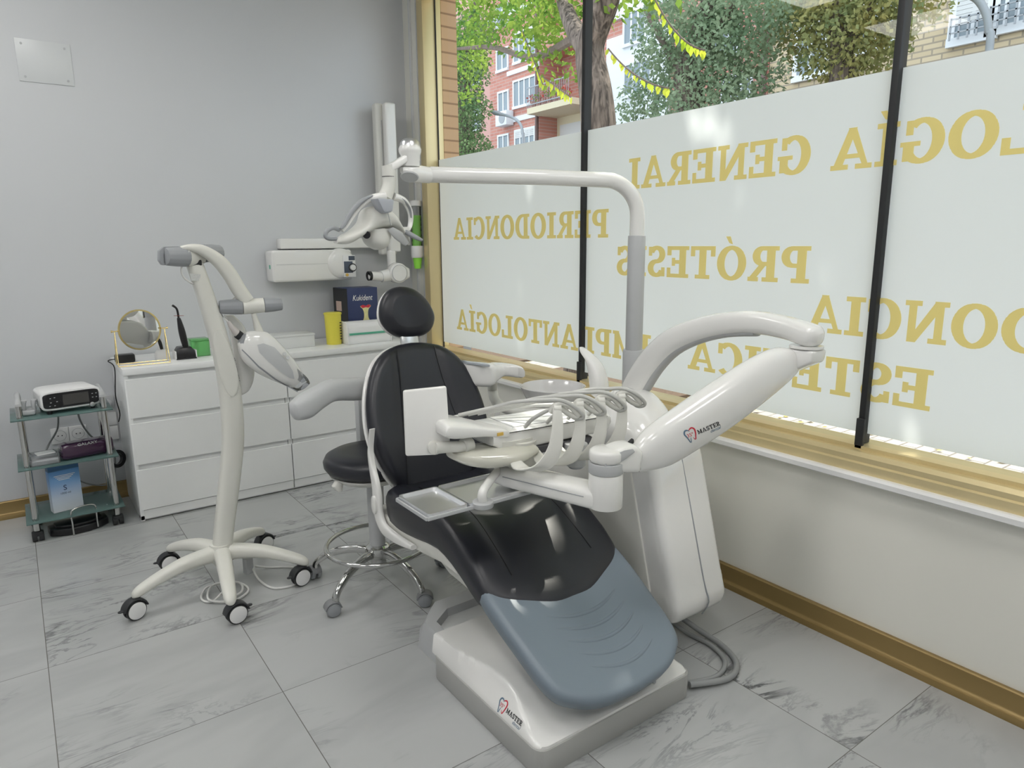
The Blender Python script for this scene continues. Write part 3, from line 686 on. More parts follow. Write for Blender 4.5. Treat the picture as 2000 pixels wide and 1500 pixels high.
# white cover with a scooped top
n = 84; s = MB(); vs = []; fs = []
x0, x1, y0, y1 = .966, 1.555, 1.237, 1.805
def smooth(a, b, t): t = max(0, min(1, (t-a)/(b-a))); return t*t*(3-2*t)
def lerp_tab(q, tab):
    for (a0, b0), (a1, b1) in zip(tab, tab[1:]):
        if q <= a1: t_ = (q-a0)/(a1-a0); t_ = t_*t_*(3-2*t_)*.5+t_*.5; return b0+(b1-b0)*t_
    return tab[-1][1]
def cover_h(x, y):
    l = (x-x0)/(x1-x0); q = (y-y0)/(y1-y0); e = min(l, 1-l)*(x1-x0)
    inner = lerp_tab(q, [(0, .086), (.08, .094), (.18, .118), (.28, .146), (.38, .156), (.6, .150), (1, .140)])
    side = .082+e*(1.75+6*smooth(.5, 1, q)); k = .010
    h_ = max(k-abs(side-inner), 0)/k; return min(side, inner)-h_*h_*k*.25
for i in range(n+1):
    for j in range(n+1):
        x = x0+(x1-x0)*i/n; y = y0+(y1-y0)*j/n; h = cover_h(x, y)
        d = min(x-x0, x1-x, y-y0, y1-y)
        # round plan corners
        vs.append((x, y, h))
idx = lambda i, j: i*(n+1)+j
for i in range(n):
    for j in range(n): fs.append([idx(i, j), idx(i+1, j), idx(i+1, j+1), idx(i, j+1)])
ring = [idx(i, 0) for i in range(n+1)]+[idx(n, j) for j in range(1, n+1)]+[idx(i, n) for i in range(n-1, -1, -1)]+[idx(0, j) for j in range(n-1, 0, -1)]
k0 = len(vs); rc = .034
def rnd(x, y):
    for cx, cy, sx, sy in ((x0+rc, y0+rc, -1, -1), (x1-rc, y0+rc, 1, -1)):
        if (x-cx)*sx > 0 and (y-cy)*sy > 0:
            m_ = max(abs(x-cx), abs(y-cy)); L = math.hypot(x-cx, y-cy)
            if L > 0: return cx+(x-cx)/L*m_, cy+(y-cy)/L*m_
    return x, y
vs = [(*rnd(a, b), c) for a, b, c in vs]
for q in ring: a, b, c = vs[q]; vs.append((a, b, .076))
L = len(ring)
for k in range(L): fs.append([ring[k], k0+k, k0+(k+1) % L, ring[(k+1) % L]])
cover = obj('plinth_cover', MB().add(vs, fs), WHITE, ch, sharp=50)
obj('screw_cap', MB().cyl((1.39, 1.233, .112), (1.39, 1.239, .112), .006, n=12), GREYP, ch)
# rear floor frame in grey with a recessed top
ro = [(1.00, 1.81), (.998, 1.965), (1.06, 2.07), (1.46, 2.08), (1.52, 1.97), (1.52, 1.81)]
rt_ = [(1.00, 1.81), (1.002, 1.935), (1.10, 2.035), (1.42, 2.04), (1.50, 1.94), (1.51, 1.81)]
ri = [(1.035, 1.81), (1.040, 1.905), (1.112, 1.958), (1.41, 1.965), (1.46, 1.90), (1.47, 1.81)]
s = MB(); H = .112
vs = [(x, y, 0) for x, y in ro]+[(x, y, H-.014) for x, y in rt_]+[(x*.985+.019, y-.010*(y > 1.85), H) for x, y in rt_]+[(x, y, H) for x, y in ri]+[(x+.004, y-.003, H-.035) for x, y in ri]
fs = []; m_ = 6
for a_ in range(4):
    for k in range(5): fs.append([a_*m_+k, a_*m_+k+1, (a_+1)*m_+k+1, (a_+1)*m_+k])
fs.append([0, 6, 12, 18, 24, 29, 23, 17, 11, 5]); fs.append(list(range(6)))
s.add(vs, fs)
obj('rear_base_frame', s, LGREY, ch, sharp=25)
obj('rear_base_panel', MB().add([(x, y, H-.030) for x, y in ri], [list(range(6))]), PANEL, ch)
obj('lift_column', MB().prism([(1.15, 1.38, .10), (1.15, 1.66, .10), (1.15, 1.74, .33), (1.15, 1.52, .34)], (.28, 0, 0), .02), LGREY, ch)
# seat profile and cushions
prof = [(2.275, .478), (2.20, .486), (2.08, .492), (1.98, .505), (1.88, .520), (1.80, .517), (1.72, .488), (1.62, .430), (1.54, .383), (1.42, .318), (1.30, .252), (1.17, .180)]
PP = catmull([V(0, y, z) for y, z in prof], 10); SL = [0]
for a, b in zip(PP, PP[1:]): SL.append(SL[-1]+(b-a).length)
STOT = SL[-1]
def prof_at(sv):
    sv = max(-.03, min(STOT+.03, sv)); k = 0
    while k < len(SL)-2 and SL[k+1] < sv: k += 1
    t = (sv-SL[k])/(SL[k+1]-SL[k]); a, b = PP[k], PP[k+1]; tg = (b-a).normalized(); return a.lerp(b, t), tg
def fseat(u, v_, h):
    p, tg = prof_at(v_)
    p2, tg2 = prof_at(v_+.02); tg = (tg+tg2).normalized(); nn = V(0, tg.z, -tg.y); nn = -nn if nn.z < 0 else nn
    return V(CX+u, p.y, p.z)+nn*h
def fseat2(u, v_, h):
    return fseat(u, v_, h*(1+.55*(1-smooth(.42, .72, v_))) if h < 0 else h)
def s_of(y): 
    for k in range(len(PP)-1):
        if PP[k+1].y <= y: t = (PP[k].y-y)/(PP[k].y-PP[k+1].y); return SL[k]+t*(SL[k+1]-SL[k])
    return STOT
sE = s_of(1.545); sB = s_of(1.44)
half = [(0, 0), (.12, .0), (.19, .004), (.235, .03), (.258, .075), (.268, .15), (.272, .3), (.272, .45), (.272, sE-.12), (.271, sE-.04), (.262, sE+.012), (.225, sE+.05), (.15, sE+.085), (.07, sB-.003), (0, sB)]
hh = catmull([V(a, b, 0) for a, b in half], 4)
ol = [(p.x, p.y) for p in hh]+[(-p.x, p.y) for p in hh[::-1][1:-1]]
def seat_h(u, v_):
    b = smooth(.13, .19, abs(u))*.012*(1-smooth(sE-.1, sE, v_)); return b+.004+.004*smooth(sE-.2, sE, v_)
seatc = obj('seat_cushion', MB().pillow(ol, fseat2, .072, .024, 16, seat_h, (0, .36), .004), LEATH, ch, 'black seat cushion', sharp=60)
sm_ = MB()
for sd in (-1, 1): sm_.tube([fseat(sd*(.135+.02*t), .12+(sE-.14)*t, seat_h(.13, .1)+.0085) for t in [k/20 for k in range(21)]], .0016, 6, 1)
s1 = MB(); s1.tube([fseat(.137+.022*t, .10+(sE-.12)*t, seat_h(.15, (.10 if t < 2 else 0)+(sE-.12)*t)+.0035) for t in [k/20 for k in range(21)]], .0015, 6, 1); obj('seam', s1, SEAMM, seatc)
s1 = MB(); s1.tube([fseat(-.137-.022*t, .10+(sE-.12)*t, seat_h(.15, (.10 if t < 2 else 0)+(sE-.12)*t)+.0035) for t in [k/20 for k in range(21)]], .0015, 6, 1); obj('seam', s1, SEAMM, seatc)
s0_ = sE-.04; sF = s_of(1.175)
half = [(0, s0_-.01), (.15, s0_-.01), (.24, s0_), (.266, s0_+.03), (.27, s0_+.10), (.262, s0_+.22), (.245, sF-.10), (.20, sF-.045), (.12, sF-.010), (0, sF)]
hh = catmull([V(a, b, 0) for a, b in half], 5); ol = [(p.x, p.y) for p in hh]+[(-p.x, p.y) for p in hh[::-1][1:-1]]
foot = obj('footrest', MB().pillow(ol, fseat, .058, .02, 12, None, (0, (s0_+sF)/2), -.002), LEATHF, ch, 'blue grey ribbed footrest', sharp=60)
for k in range(5):
    sv = sB+.050+.045*k; wd = .175-.004*k; rr = MB(); pts = []; rad = []
    for q in range(25):
        u = -1+2*q/24; pts.append(fseat(u*wd+.008+.004*k, sv-.058*u*u*(1.0), -.0055)); rad.append(max(.0005, .0072*(1-u*u)**.5))
    obj('ridge', rr.tube(pts, rad, 10, 1), LEATHF, foot)
# white shell under the cushions
pr = [V(0, 2.285, .42), V(0, 2.21, .41), V(0, 2.05, .415), V(0, 1.9, .425), V(0, 1.80, .425), V(0, 1.72, .39), V(0, 1.70, .374), V(0, 1.80, .378), V(0, 1.92, .362), V(0, 2.04, .352), V(0, 2.20, .338), V(0, 2.26, .345), V(0, 2.285, .37)]
obj('seat_shell', MB().prism([(CX-.262, p.y, p.z) for p in pr], (.524, 0, 0), .008, 3), WARM, ch)
pr = [V(0, 2.05, .38), V(0, 1.75, .40), V(0, 1.50, .33), V(0, 1.52, .30), V(0, 1.70, .285), V(0, 1.86, .295), V(0, 1.98, .335)]
obj('under_cover', MB().prism([(CX-.20, p.y, p.z) for p in pr], (.40, 0, 0), .012, 3), WARM, ch)
# backrest
BO = V(CX, 2.235, .415); BT = V(0, math.sin(math.radians(19)), math.cos(math.radians(19))); BN = V(0, -BT.z, BT.y)
def fback(u, v_, h): return BO+V(1, 0, 0)*u+BT*v_+BN*(h+.03*(abs(u)/.26)**2)
half = [(0, .0), (.08, .008), (.15, .045), (.20, .10), (.238, .18), (.256, .27), (.252, .36), (.230, .45), (.188, .535), (.13, .588), (.06, .612), (0, .618)]
hh = catmull([V(a, b, 0) for a, b in half], 4); ol = [(p.x, p.y) for p in hh]+[(-p.x, p.y) for p in hh[::-1][1:-1]]
def back_h(u, v_):
    e = .085+.065*(1-smooth(0, .62, v_)); return .010*smooth(e-.004, e+.03, abs(u))+.012*math.exp(-((v_-.20)/.10)**2)
backc = obj('backrest_cushion', MB().pillow(ol, fback, .052, .028, 16, back_h, (0, .29), .003), LEATH, ch, 'black contoured backrest', sharp=60)
for sd in (-1, 1):
    s1 = MB(); s1.tube([fback(sd*(.085+.065*(1-smooth(0, .62, v_))-.003), v_, back_h(.05, v_)+.0045) for v_ in [.04+.55*k/24 for k in range(25)]], .0014, 6, 1); obj('seam', s1, SEAMM, backc)
ol2 = [(a*1.02, .29+(b-.29)*1.012) for a, b in ol]
obj('backrest_shell', MB().pillow(ol2, lambda u, v_, h: fback(u, v_, h-.046), .022, .012, 6, None, (0, .29)), WHITE, ch)
# headrest
HO = BO+BT*.735+BN*.012
half = [(0, -.100), (.05, -.096), (.090, -.074), (.114, -.034), (.114, .004), (.096, .050), (.064, .086), (.030, .102), (0, .106)]
hh = catmull([V(a, b, 0) for a, b in half], 4); ol = [(p.x, p.y) for p in hh]+[(-p.x, p.y) for p in hh[::-1][1:-1]]
HT = V(.0, math.sin(math.radians(12)), math.cos(math.radians(12))); HN = V(-.08, -HT.z, HT.y).normalized(); HX = HT.cross(HN)*-1
if HX.x < 0: HX = -HX
def fhead(u, v_, h): return HO+HX*(u-.12*v_)+HT*v_+HN*h
obj('headrest', MB().pillow(ol, fhead, .065, .035, 12, lambda u, v_: -.012*math.exp(-(u/.06)**2-(v_/.08)**2), (0, 0), .014), LEATH, ch, 'black egg shaped headrest', sharp=60)
obj('headrest_shell', MB().pillow([(a*.99, b*.99) for a, b in ol], lambda u, v_, h: fhead(u, v_, h-.045), .03, .014, 5, None, (0, 0)), WHITE, ch)
obj('headrest_bar', MB().box(BO+BT*.622-BN*.035, (.075, .02, .11), .005, Matrix.Rotation(-math.radians(15), 3, 'X')), STEEL, ch)
# hinge arms beside the seat
HPX = [(725, 838, 1), (723, 862, 2), (722, 885, 5), (726, 915, 8), (732, 945, 12), (735, 968, 15), (736, 990, 16), (740, 1012, 15), (749, 1033, 12), (765, 1047, 10), (786, 1060, 7), (806, 1070, 4)]
hc = [ax(a, b, .988) for a, b, _ in HPX]
for xx in (.992, 2*CX-.992):
    secs = []
    for i, (c, q) in enumerate(zip(hc, HPX)):
        tg = (hc[min(i+1, len(hc)-1)]-hc[max(i-1, 0)]).normalized(); secs.append((V(xx, c.y, c.z), V(.011, 0, 0), V(1, 0, 0).cross(tg).normalized()*(q[2]/505), 3.5))
    obj('hinge_arm', MB().loft(secs, 24, True, 4), WHITE, ch, sharp=60)
    kc = ax(731, 986, .978); sg = -1 if xx < CX else 1
    obj('hinge_cap', MB().loft([(V(xx+sg*.006, kc.y, kc.z), V(0, .018, 0), V(0, 0, .036), 2.3), (V(xx+sg*.018, kc.y, kc.z), V(0, .017, 0), V(0, 0, .035), 2.3), (V(xx+sg*.021, kc.y, kc.z), V(0, .012, 0), V(0, 0, .028), 2.2)], 24), WHITE, ch)
# armrest on a broad rear bracket
obj('armrest_bracket', MB().prism([(1.115, 2.66, .42), (1.47, 2.66, .42), (1.47, 2.66, .78), (1.115, 2.66, .78)], (0, .05, 0), .015), ARMG, ch)
def at(px, py, d):  # along the camera ray at horizontal distance scale: plane normal to the armrest sweep
    return apl(px, py, V(.78, 2.42, .8), V(-.35, 1, 0).normalized())
apts = [(578, 802, .026, .030), (596, 793, .034, .038), (622, 776, .034, .034), (650, 762, .034, .034), (690, 760, .036, .036), (735, 758, .036, .036), (790, 762, .034, .034)]
secs = []
AP = [at(a, b, 0) for a, b, _, _ in apts]
for i, (p, q) in enumerate(zip(AP, apts)):
    tg = (AP[min(i+1, 6)]-AP[max(i-1, 0)]).normalized(); sd = tg.cross(V(0, 0, 1)).normalized(); up_ = sd.cross(tg)
    secs.append((p, sd*q[2]*1.1, up_*q[3]*1.25, 2.6))
p0 = secs[0]; tg = (AP[0]-AP[1]).normalized(); secs.insert(0, (p0[0]+tg*.012, p0[1]*.7, p0[2]*.75, 2.4)); secs.insert(0, (p0[0]+tg*.019, p0[1]*.3, p0[2]*.35, 2.2))
obj('armrest', MB().loft(secs, 28, True, 5), ARMG, ch, 'pale grey curved armrest', sharp=60)

# tooth emblem and maker's lettering
def emblem(parent, target, org, U, W, size, d):
    def P(x, y): return org+U*(x*size)+W*(y*size)
    def ribbon(pts, wd):
        C = catmull([V(a, b, 0) for a, b in pts], 6); Wd = cat1(wd, 6); vs = []; fs = []
        for i, c in enumerate(C):
            t = (C[min(i+1, len(C)-1)]-C[max(i-1, 0)]).normalized(); q = V(-t.y, t.x, 0)*Wd[i]; vs += [P(c.x+q.x, c.y+q.y), P(c.x-q.x, c.y-q.y)]
        for i in range(len(C)-1): fs.append([2*i, 2*i+1, 2*i+3, 2*i+2])
        return MB().add(vs, fs)
    L_ = [(.45, .80), (.32, .93), (.14, .93), (.03, .74), (.10, .48), (.16, .25), (.20, .05), (.27, .02), (.32, .22), (.38, .38)]
    R_ = [(.40, .86), (.52, .95), (.70, .99), (.83, .82), (.80, .55), (.72, .30), (.66, .12), (.58, .14), (.52, .30)]
    obj('emblem', wrap(ribbon(L_, [.01, .05, .055, .055, .045, .04, .035, .03, .03, .012]), target, d), BLUEG, parent, 'blue grey half of the tooth emblem', recalc=False)
    obj('emblem', wrap(ribbon(R_, [.012, .04, .05, .055, .05, .04, .035, .03, .010]), target, d), RED, parent, 'red half of the tooth emblem', recalc=False)
    obj('emblem_text', wrap(text_mb('35º', P(.16, .42), U, W, height=size*.26), target, d), RED, parent, 'red figures in the emblem', recalc=False)
    obj('maker_text', wrap(word_mb('MASTER', P(.95, .36), U, W, size*1.75, size*.32, gap=.14), target, d, .0008), INK, parent, recalc=False)
    obj('maker_text', wrap(text_mb('dental', P(1.85, .08), U, W, height=size*.24, shear=.35), target, d), BLUEG, parent, recalc=False)
emblem(ch, cover, V(.966, 1.440, .084), V(0, -1, 0), V(.46, 0, .88), .041, V(.88, 0, -.46))

# ------------------------------------------------------------------ treatment unit: tower, swing arms, delivery head
un = thing('treatment_unit', 'white dental treatment unit with curved swing arms and instrument head beside the black chair', 'dental unit', (1.8, 1.8, .08))
tp = [V(0, 1.375, .17), V(0, 1.40, .235), V(0, 1.515, .66), V(0, 1.56, .72), V(0, 1.66, .765), V(0, 2.02, .765), V(0, 2.12, .72), V(0, 2.16, .60), V(0, 2.10, .20), V(0, 2.03, .10), V(0, 1.46, .10), V(0, 1.40, .115)]
tower = obj('tower', MB().prism([(1.655, p.y, p.z) for p in tp], (.265, 0, 0), .03, 4), WHITE, un, sharp=50)
obj('tower_seam', MB().tube([(1.80, 1.513, .645), (1.803, 1.455, .437), (1.806, 1.399, .235), (1.806, 1.374, .17), (1.806, 1.40, .113)], .0028, 6, 3), GREYP, un)
obj('tower_side_panel', MB().prism([(1.648, y, z) for y, z in ((1.50, .20), (1.61, .62), (1.68, .69), (2.0, .69), (2.06, .62), (2.02, .18), (1.95, .14), (1.56, .14))], (.012, 0, 0), .005, 2), WARM, un, 'warm white side panel')
obj('tower_bridge', MB().b6(1.50, 1.70, 1.72, 2.02, .12, .30, .03, 3), WARM, un)
# shoulder with key lock
cpt = V(1.80, 1.80, 0)
obj('shoulder', MB().loft([(V(1.73, 1.66, .66), V(.10, 0, 0), V(0, .13, 0), 3), (V(1.73, 1.67, .74), V(.105, 0, 0), V(0, .135, 0), 3), (V(1.755, 1.70, .80), V(.095, 0, 0), V(0, .115, 0), 2.6), (V(1.79, 1.75, .835), V(.075, 0, 0), V(0, .08, 0), 2.3), (V(1.80, 1.76, .845), V(.045, 0, 0), V(0, .05, 0), 2)], 36, True, 3), WHITE, un, sharp=60)
lk = ax(1213, 833, 1.66); kd = (CC-lk).normalized()
lkp = lk+kd*.02; kn = V(-.75, -.65, .12).normalized()
obj('key_lock', MB().lathe([(0, 0), (.014, 0), (.014, .012), (.011, .014), (.009, .010), (0, .010)], lkp, kn, 20).box(lkp+kn*.012, (.003, .003, .012)), STEEL, un, 'steel key lock')
# swing arm base collar
base = ax(1222, 800, 1.83)
obj('collar', MB().lathe([(0, -.05), (.058, -.05), (.058, -.03), (.064, -.02), (.064, 0), (.055, .008), (.055, .016), (.062, .022), (.060, .045), (0, .045)], base, (0, 0, 1), 32), WHITE, un)
pts = [(1228, 785, .034, .050), (1248, 745, .036, .052), (1274, 705, .036, .050), (1312, 668, .036, .045), (1362, 645, .036, .040), (1420, 632, .036, .037), (1480, 630, .036, .035), (1540, 641, .038, .033), (1583, 655, .040, .033)]
P_ = [ax(a, b, 1.86) for a, b, _, _ in pts]; secs = []
for i, (p, q) in enumerate(zip(P_, pts)):
    tg = (P_[min(i+1, len(P_)-1)]-P_[max(i-1, 0)]).normalized(); secs.append((p, V(q[2], 0, 0), V(1, 0, 0).cross(tg).normalized()*q[3], 2.8))
tg = (P_[-1]-P_[-2]).normalized(); l_ = secs[-1]; secs += [(l_[0]+tg*.022, l_[1]*.8, l_[2]*.85, 2.4), (l_[0]+tg*.034, l_[1]*.4, l_[2]*.5, 2.2)]
up = obj('upper_arm', MB().loft(secs, 30, True, 5), WHITE, un, sharp=60)
inner = []
for i in range(1, 7):
    p = P_[i]; tg = (P_[i+1]-P_[i-1]).normalized(); n_ = V(1, 0, 0).cross(tg).normalized(); n_ = n_ if n_.z < 0 else -n_; inner.append((p+n_*(pts[i][3]*.78), V(.024, 0, 0), n_*.016, 2.5))
obj('arm_liner', MB().loft(inner, 16, True, 4), LGREY, un)
EB = P_[-1]
obj('elbow', MB().loft([(EB+V(0, .01, -.030), V(.040, 0, 0), V(0, .046, 0), 2.6), (EB+V(0, .01, -.038), V(.040, 0, 0), V(0, .046, 0), 2.6)], 26).prism([EB+V(-.036, .055, -.040), EB+V(-.036, -.034, -.040), EB+V(-.036, -.030, -.075), EB+V(-.036, .035, -.110), EB+V(-.036, .075, -.125), EB+V(-.036, .068, -.07)], (.072, 0, 0), .008, 3), WHITE, un)
# lower spring arm in the vertical plane between the elbow and the knuckle
KN = V(1.255, 1.315, .80); ES = ax(1548, 705, 1.845)
Nn = (ES-KN).cross(V(0, 0, 1)).normalized()
def lp(px, py): return apl(px, py, KN, Nn)
top = [(1226, 893), (1262, 842), (1330, 792), (1400, 745), (1470, 701), (1520, 679), (1553, 684)]
bot = [(1246, 921), (1300, 908), (1360, 873), (1430, 826), (1500, 772), (1540, 738), (1562, 712)]
secs = []
hw = [.022, .042, .048, .049, .046, .038, .022]
for i, (a, b) in enumerate(zip(top, bot)):
    A_, B_ = lp(*a), lp(*b); secs.append(((A_+B_)/2, Nn*hw[i], (A_-B_)/2, 2.5))
low = obj('spring_arm', MB().loft(secs, 34, True, 6), WHITE, un, 'glossy white spring arm with printed emblem', sharp=60)
a_, b_ = lp(1230, 880), lp(1310, 818); 
obj('arm_slot', MB().loft([(lp(1216, 886)+V(0, 0, .012), Nn*.008, V(0, 0, .006), 4), (lp(1235, 869)+V(0, 0, .012), Nn*.008, V(0, 0, .006), 4)], 12), RUB, un)
W_ = (lp(1540, 690)-lp(1235, 900)).normalized(); nface = -Nn if Nn.dot(CC-KN) < 0 else Nn
Uu = W_; Vv = nface.cross(Uu).normalized(); Vv = Vv if Vv.z > 0 else -Vv
o_ = lp(1321, 851)+nface*.1-Uu*.0-Vv*.0
emblem(un, low, lp(1325, 858)+nface*.12, (lp(1385, 815)-lp(1330, 838)).normalized(), Vv, .042, -nface)
# knuckle and vertical joint
cyl = V(1.255, 1.315, 0); R_ = .047
kp = [lp(x, y) for x, y in ((1163, 914), (1163, 903), (1170, 888), (1187, 875), (1208, 866), (1232, 863), (1248, 879), (1241, 903), (1243, 918), (1212, 918))]
obj('knuckle', MB().prism([p-Nn*.038 for p in kp], Nn*.076, .016, 4).cyl((1.255, 1.315, .795), (1.255, 1.315, .832), R_, n=36, bev=.01), WHITE, un, sharp=50)
ip = [lp(x, y) for x, y in ((1166, 908), (1170, 893), (1184, 881), (1205, 872), (1222, 869), (1226, 875), (1208, 889), (1186, 903))]
obj('knuckle_inlay', MB().prism([p+nface*.0365 for p in ip], nface*.004, .0018, 2), LGREY, un, 'light grey inlay')
obj('joint_ring', MB().cyl((1.255, 1.315, .765), (1.255, 1.315, .795), R_+.001, n=36, bev=.002), LGREY, un)
obj('joint_post', MB().cyl((1.255, 1.315, .665), (1.255, 1.315, .765), R_, n=36, bev=.004), WHITE, un)
# horizontal arm to the delivery head
PV = V(1.160, 1.622, 0)
d_ = (V(1.255, 1.315, 0)-PV).normalized(); sd = V(-d_.y, d_.x, 0)
secs = []
for t, wd in ((-.055, .018), (-.045, .034), (0, .046), (.10, .046), (.20, .046), (.29, .047), (.325, .044), (.345, .030), (.352, .012)):
    secs.append((PV+d_*t+V(0, 0, .690), sd*wd, V(0, 0, .030), 4))
obj('horizontal_arm', MB().loft(secs, 32, True, 1), WHITE, un, sharp=45)
obj('arm_groove', MB().tube([PV+d_*t-sd*.0465+V(0, 0, .698) for t in (0, .1, .2, .28)], .0014, 6, 2), GREYP, un)
obj('pivot', MB().lathe([(0, 0), (.040, 0), (.046, .004), (.048, .010), (.050, .085), (0, .085)], PV+V(0.03, 0.0, .712), (0, 0, 1), 32), WARM, un)
obj('pivot_post', MB().cyl((1.36, 1.56, .735), (1.36, 1.56, .77), .036, n=28, bev=.003).cyl((1.36, 1.56, .70), (1.36, 1.56, .735), .031, n=28).lathe([(0, .69), (.02, .69), (.03, .70), (0, .70)], (1.36, 1.56, 0), (0, 0, 1), 20), LGREY, un)
# delivery head body
HEAD0 = len(LOG)
hy = 1.0
def hsec(x, yc, hwy, zc, hh_, e=4): return (V(x, yc, zc), V(0, hwy, 0), V(0, 0, hh_), e)
under = [hsec(1.03, 1.76, .03, .742, .010, 2.6), hsec(1.06, 1.75, .07, .738, .024, 2.6), hsec(1.12, 1.73, .085, .732, .030, 2.6), hsec(1.20, 1.70, .08, .735, .026, 2.6), hsec(1.27, 1.68, .05, .745, .014, 2.6)]
obj('delivery_underside', MB().loft(under, 32, True, 4), mat('translucent beige splash cover', (.66, .65, .57), .12, coat=.6), un, sharp=60)
# instrument whips: four holders with looped hoses
for k in range(4):
    bx = 1.222+.088*k
    c0 = az((1100, 1146, 1190, 1232)[k], (772, 765, 762, 757)[k], .885)
    tx, ty, tz = 1.262+.094*k, 1.575, .885
    tx = c0.x*.4+tx*.6
    secs = []
    pth = [(bx-.035, 1.66, .740, .012), (bx-.045, 1.61, .718, .022), (bx-.022, 1.565, .716, .024), (bx+.008, 1.535, .742, .024), (bx+.026, 1.525, .785, .021), (bx+.036, 1.527, .83, .018), (bx+.043, 1.535, .87, .0155), (bx+.048, 1.545, .900, .012)]
    C_ = [V(*p[:3]) for p in pth]
    for i, p in enumerate(pth):
        tg = (C_[min(i+1, 7)]-C_[max(i-1, 0)]).normalized(); sdv = V(.85, -.5, 0); sdv = (sdv-tg*sdv.dot(tg)).normalized(); secs.append((C_[i], sdv*p[3], tg.cross(sdv)*.0048, 3))
    obj('instrument_holder', MB().loft(secs, 16, True, 4), LGREY if False else WARM, un)
    T_ = C_[-1]
    hb = V(1.12+.03*k, 1.86-.01*k, .835)
    obj('hose', MB().tube([hb, hb+V(.10, -.06, .024), T_+V(-.075, .10, .008), T_+V(-.02, .035, .018), T_+V(.012, .0, .020), T_+V(.045, -.022, .002), T_+V(.078, -.028, -.028), T_+V(.080, -.020, -.042), T_+V(.060, -.008, -.040), T_+V(.030, .01, -.010), T_+V(.004, .03, -.012), T_+V(-.03, .075, -.045), T_+V(-.02, .13, -.085)], .0062, 10, 5), HOSE, un)
    obj('hose_clip', MB().tube([T_+V(-.006, .02, -.020), T_+V(.004, .008, .006), T_+V(.034, -.008, .004), T_+V(.060, -.018, -.022), T_+V(.066, -.016, -.034), T_+V(.048, -.006, -.030), T_+V(.020, .006, -.006)], .0085, 10, 5), WARM, un)
    obj('hose_roller', MB().cyl(T_+V(-.006, .008, -.006), T_+V(.014, -.004, -.006), .012, n=18, bev=.002), WARM, un)
for k in range(2):
    obj('hose', MB().tube([(1.10+.03*k, 1.88, .825), (1.22, 1.84, .842+.004*k), (1.36, 1.78, .848), (1.50, 1.72-.02*k, .846), (1.60, 1.68, .85), (1.68, 1.72, .86)], .0055, 10, 5), CABW, un)
# display panel seen from behind, on a short tube
pc = [az(790, 760, .918), az(872, 751, .925)]
PL = V(1.005, 1.83, .0)
u0 = V(.93, -.36, 0).normalized(); n0 = V(-.36, -.93, .10).normalized(); v0 = n0.cross(u0).normalized(); v0 = v0 if v0.z > 0 else -v0
pcn = apl(831, 822, V(1.0, 1.78, .82), n0)
obj('display_panel', MB().prism([pcn+u0*a+v0*b for a, b in ((-.066, -.100), (-.064, .098), (.066, .104), (.070, -.080), (.030, -.104))], n0*.020, .007, 3), WHITE, un, sharp=50)
obj('panel_rim', MB().prism([pcn+u0*a+v0*b-n0*.012 for a, b in ((-.063, -.096), (-.061, .095), (.063, .101), (.067, -.077), (.028, -.10))], n0*.014, .003, 2), WHITE, un)
j0 = pcn+u0*.02+v0*(-.078)+n0*.028
obj('panel_joint', MB().cyl(j0-n0*.014, j0+n0*.012, .021, n=24, bev=.004), WARM, un)
e1 = az(905, 872, .772)
obj('panel_tube', MB().tube([j0+n0*.008, j0.lerp(e1, .5), e1, e1+V(.03, .01, .0)], [.0185, .0175, .0175, .019], 20, 4), WARM, un)
obj('panel_socket', MB().cyl(e1-V(.004, 0, 0), e1+V(.03, .005, .002), .024, n=24, bev=.004), WARM, un)
# the head sits a little nearer and higher over the pivot
for o_ in LOG[HEAD0:]:
    g = ORG[o_.name]
    for q in o_.data.vertices: q.co = (CC+(q.co+g-CC)*HEADK)-g

# body of the head: front edge surveyed on its top plane, boxy section behind it
ZT = .838
fl = [(970, 846), (978, 845), (990, 842), (1040, 834), (1090, 825), (1140, 817), (1186, 809)]
F_ = [az(a, b, ZT) for a, b in fl]; du = (F_[-1]-F_[0]).normalized(); dn = V(-du.y, du.x, 0)
if dn.y < 0: dn = -dn
def bsec(p, hh_, dep, e=7, dz=0.): return (p+dn*dep+V(0, 0, -hh_-dz), dn*dep, V(0, 0, hh_), e)
ss = [bsec(F_[0]-du*.01, .018, .06, 4, .006), bsec(F_[0], .022, .085, 5, .003)]+[bsec(p, h_, .092) for p, h_ in zip(F_[1:], (.030, .033, .033, .032, .031, .030))]+[bsec(F_[-1]+du*.010, .022, .088, 6, .001), bsec(F_[-1]+du*.016, .016, .078, 4, .005)]
obj('delivery_body', MB().loft(ss, 44, True, 2), WHITE, un, sharp=45)
obj('body_seam', MB().tube([p-dn*.0006+V(0, 0, -.0065) for p in F_[2:]], .0013, 6, 1), RUB, un)
obj('head_mat', MB().loft([(F_[2].lerp(F_[3], .4)+dn*.095+V(0, 0, .001), dn*.07, V(0, 0, .002), 6), (F_[5]+dn*.095+V(0, 0, .001), dn*.07, V(0, 0, .002), 6)], 24), PANEL, un)
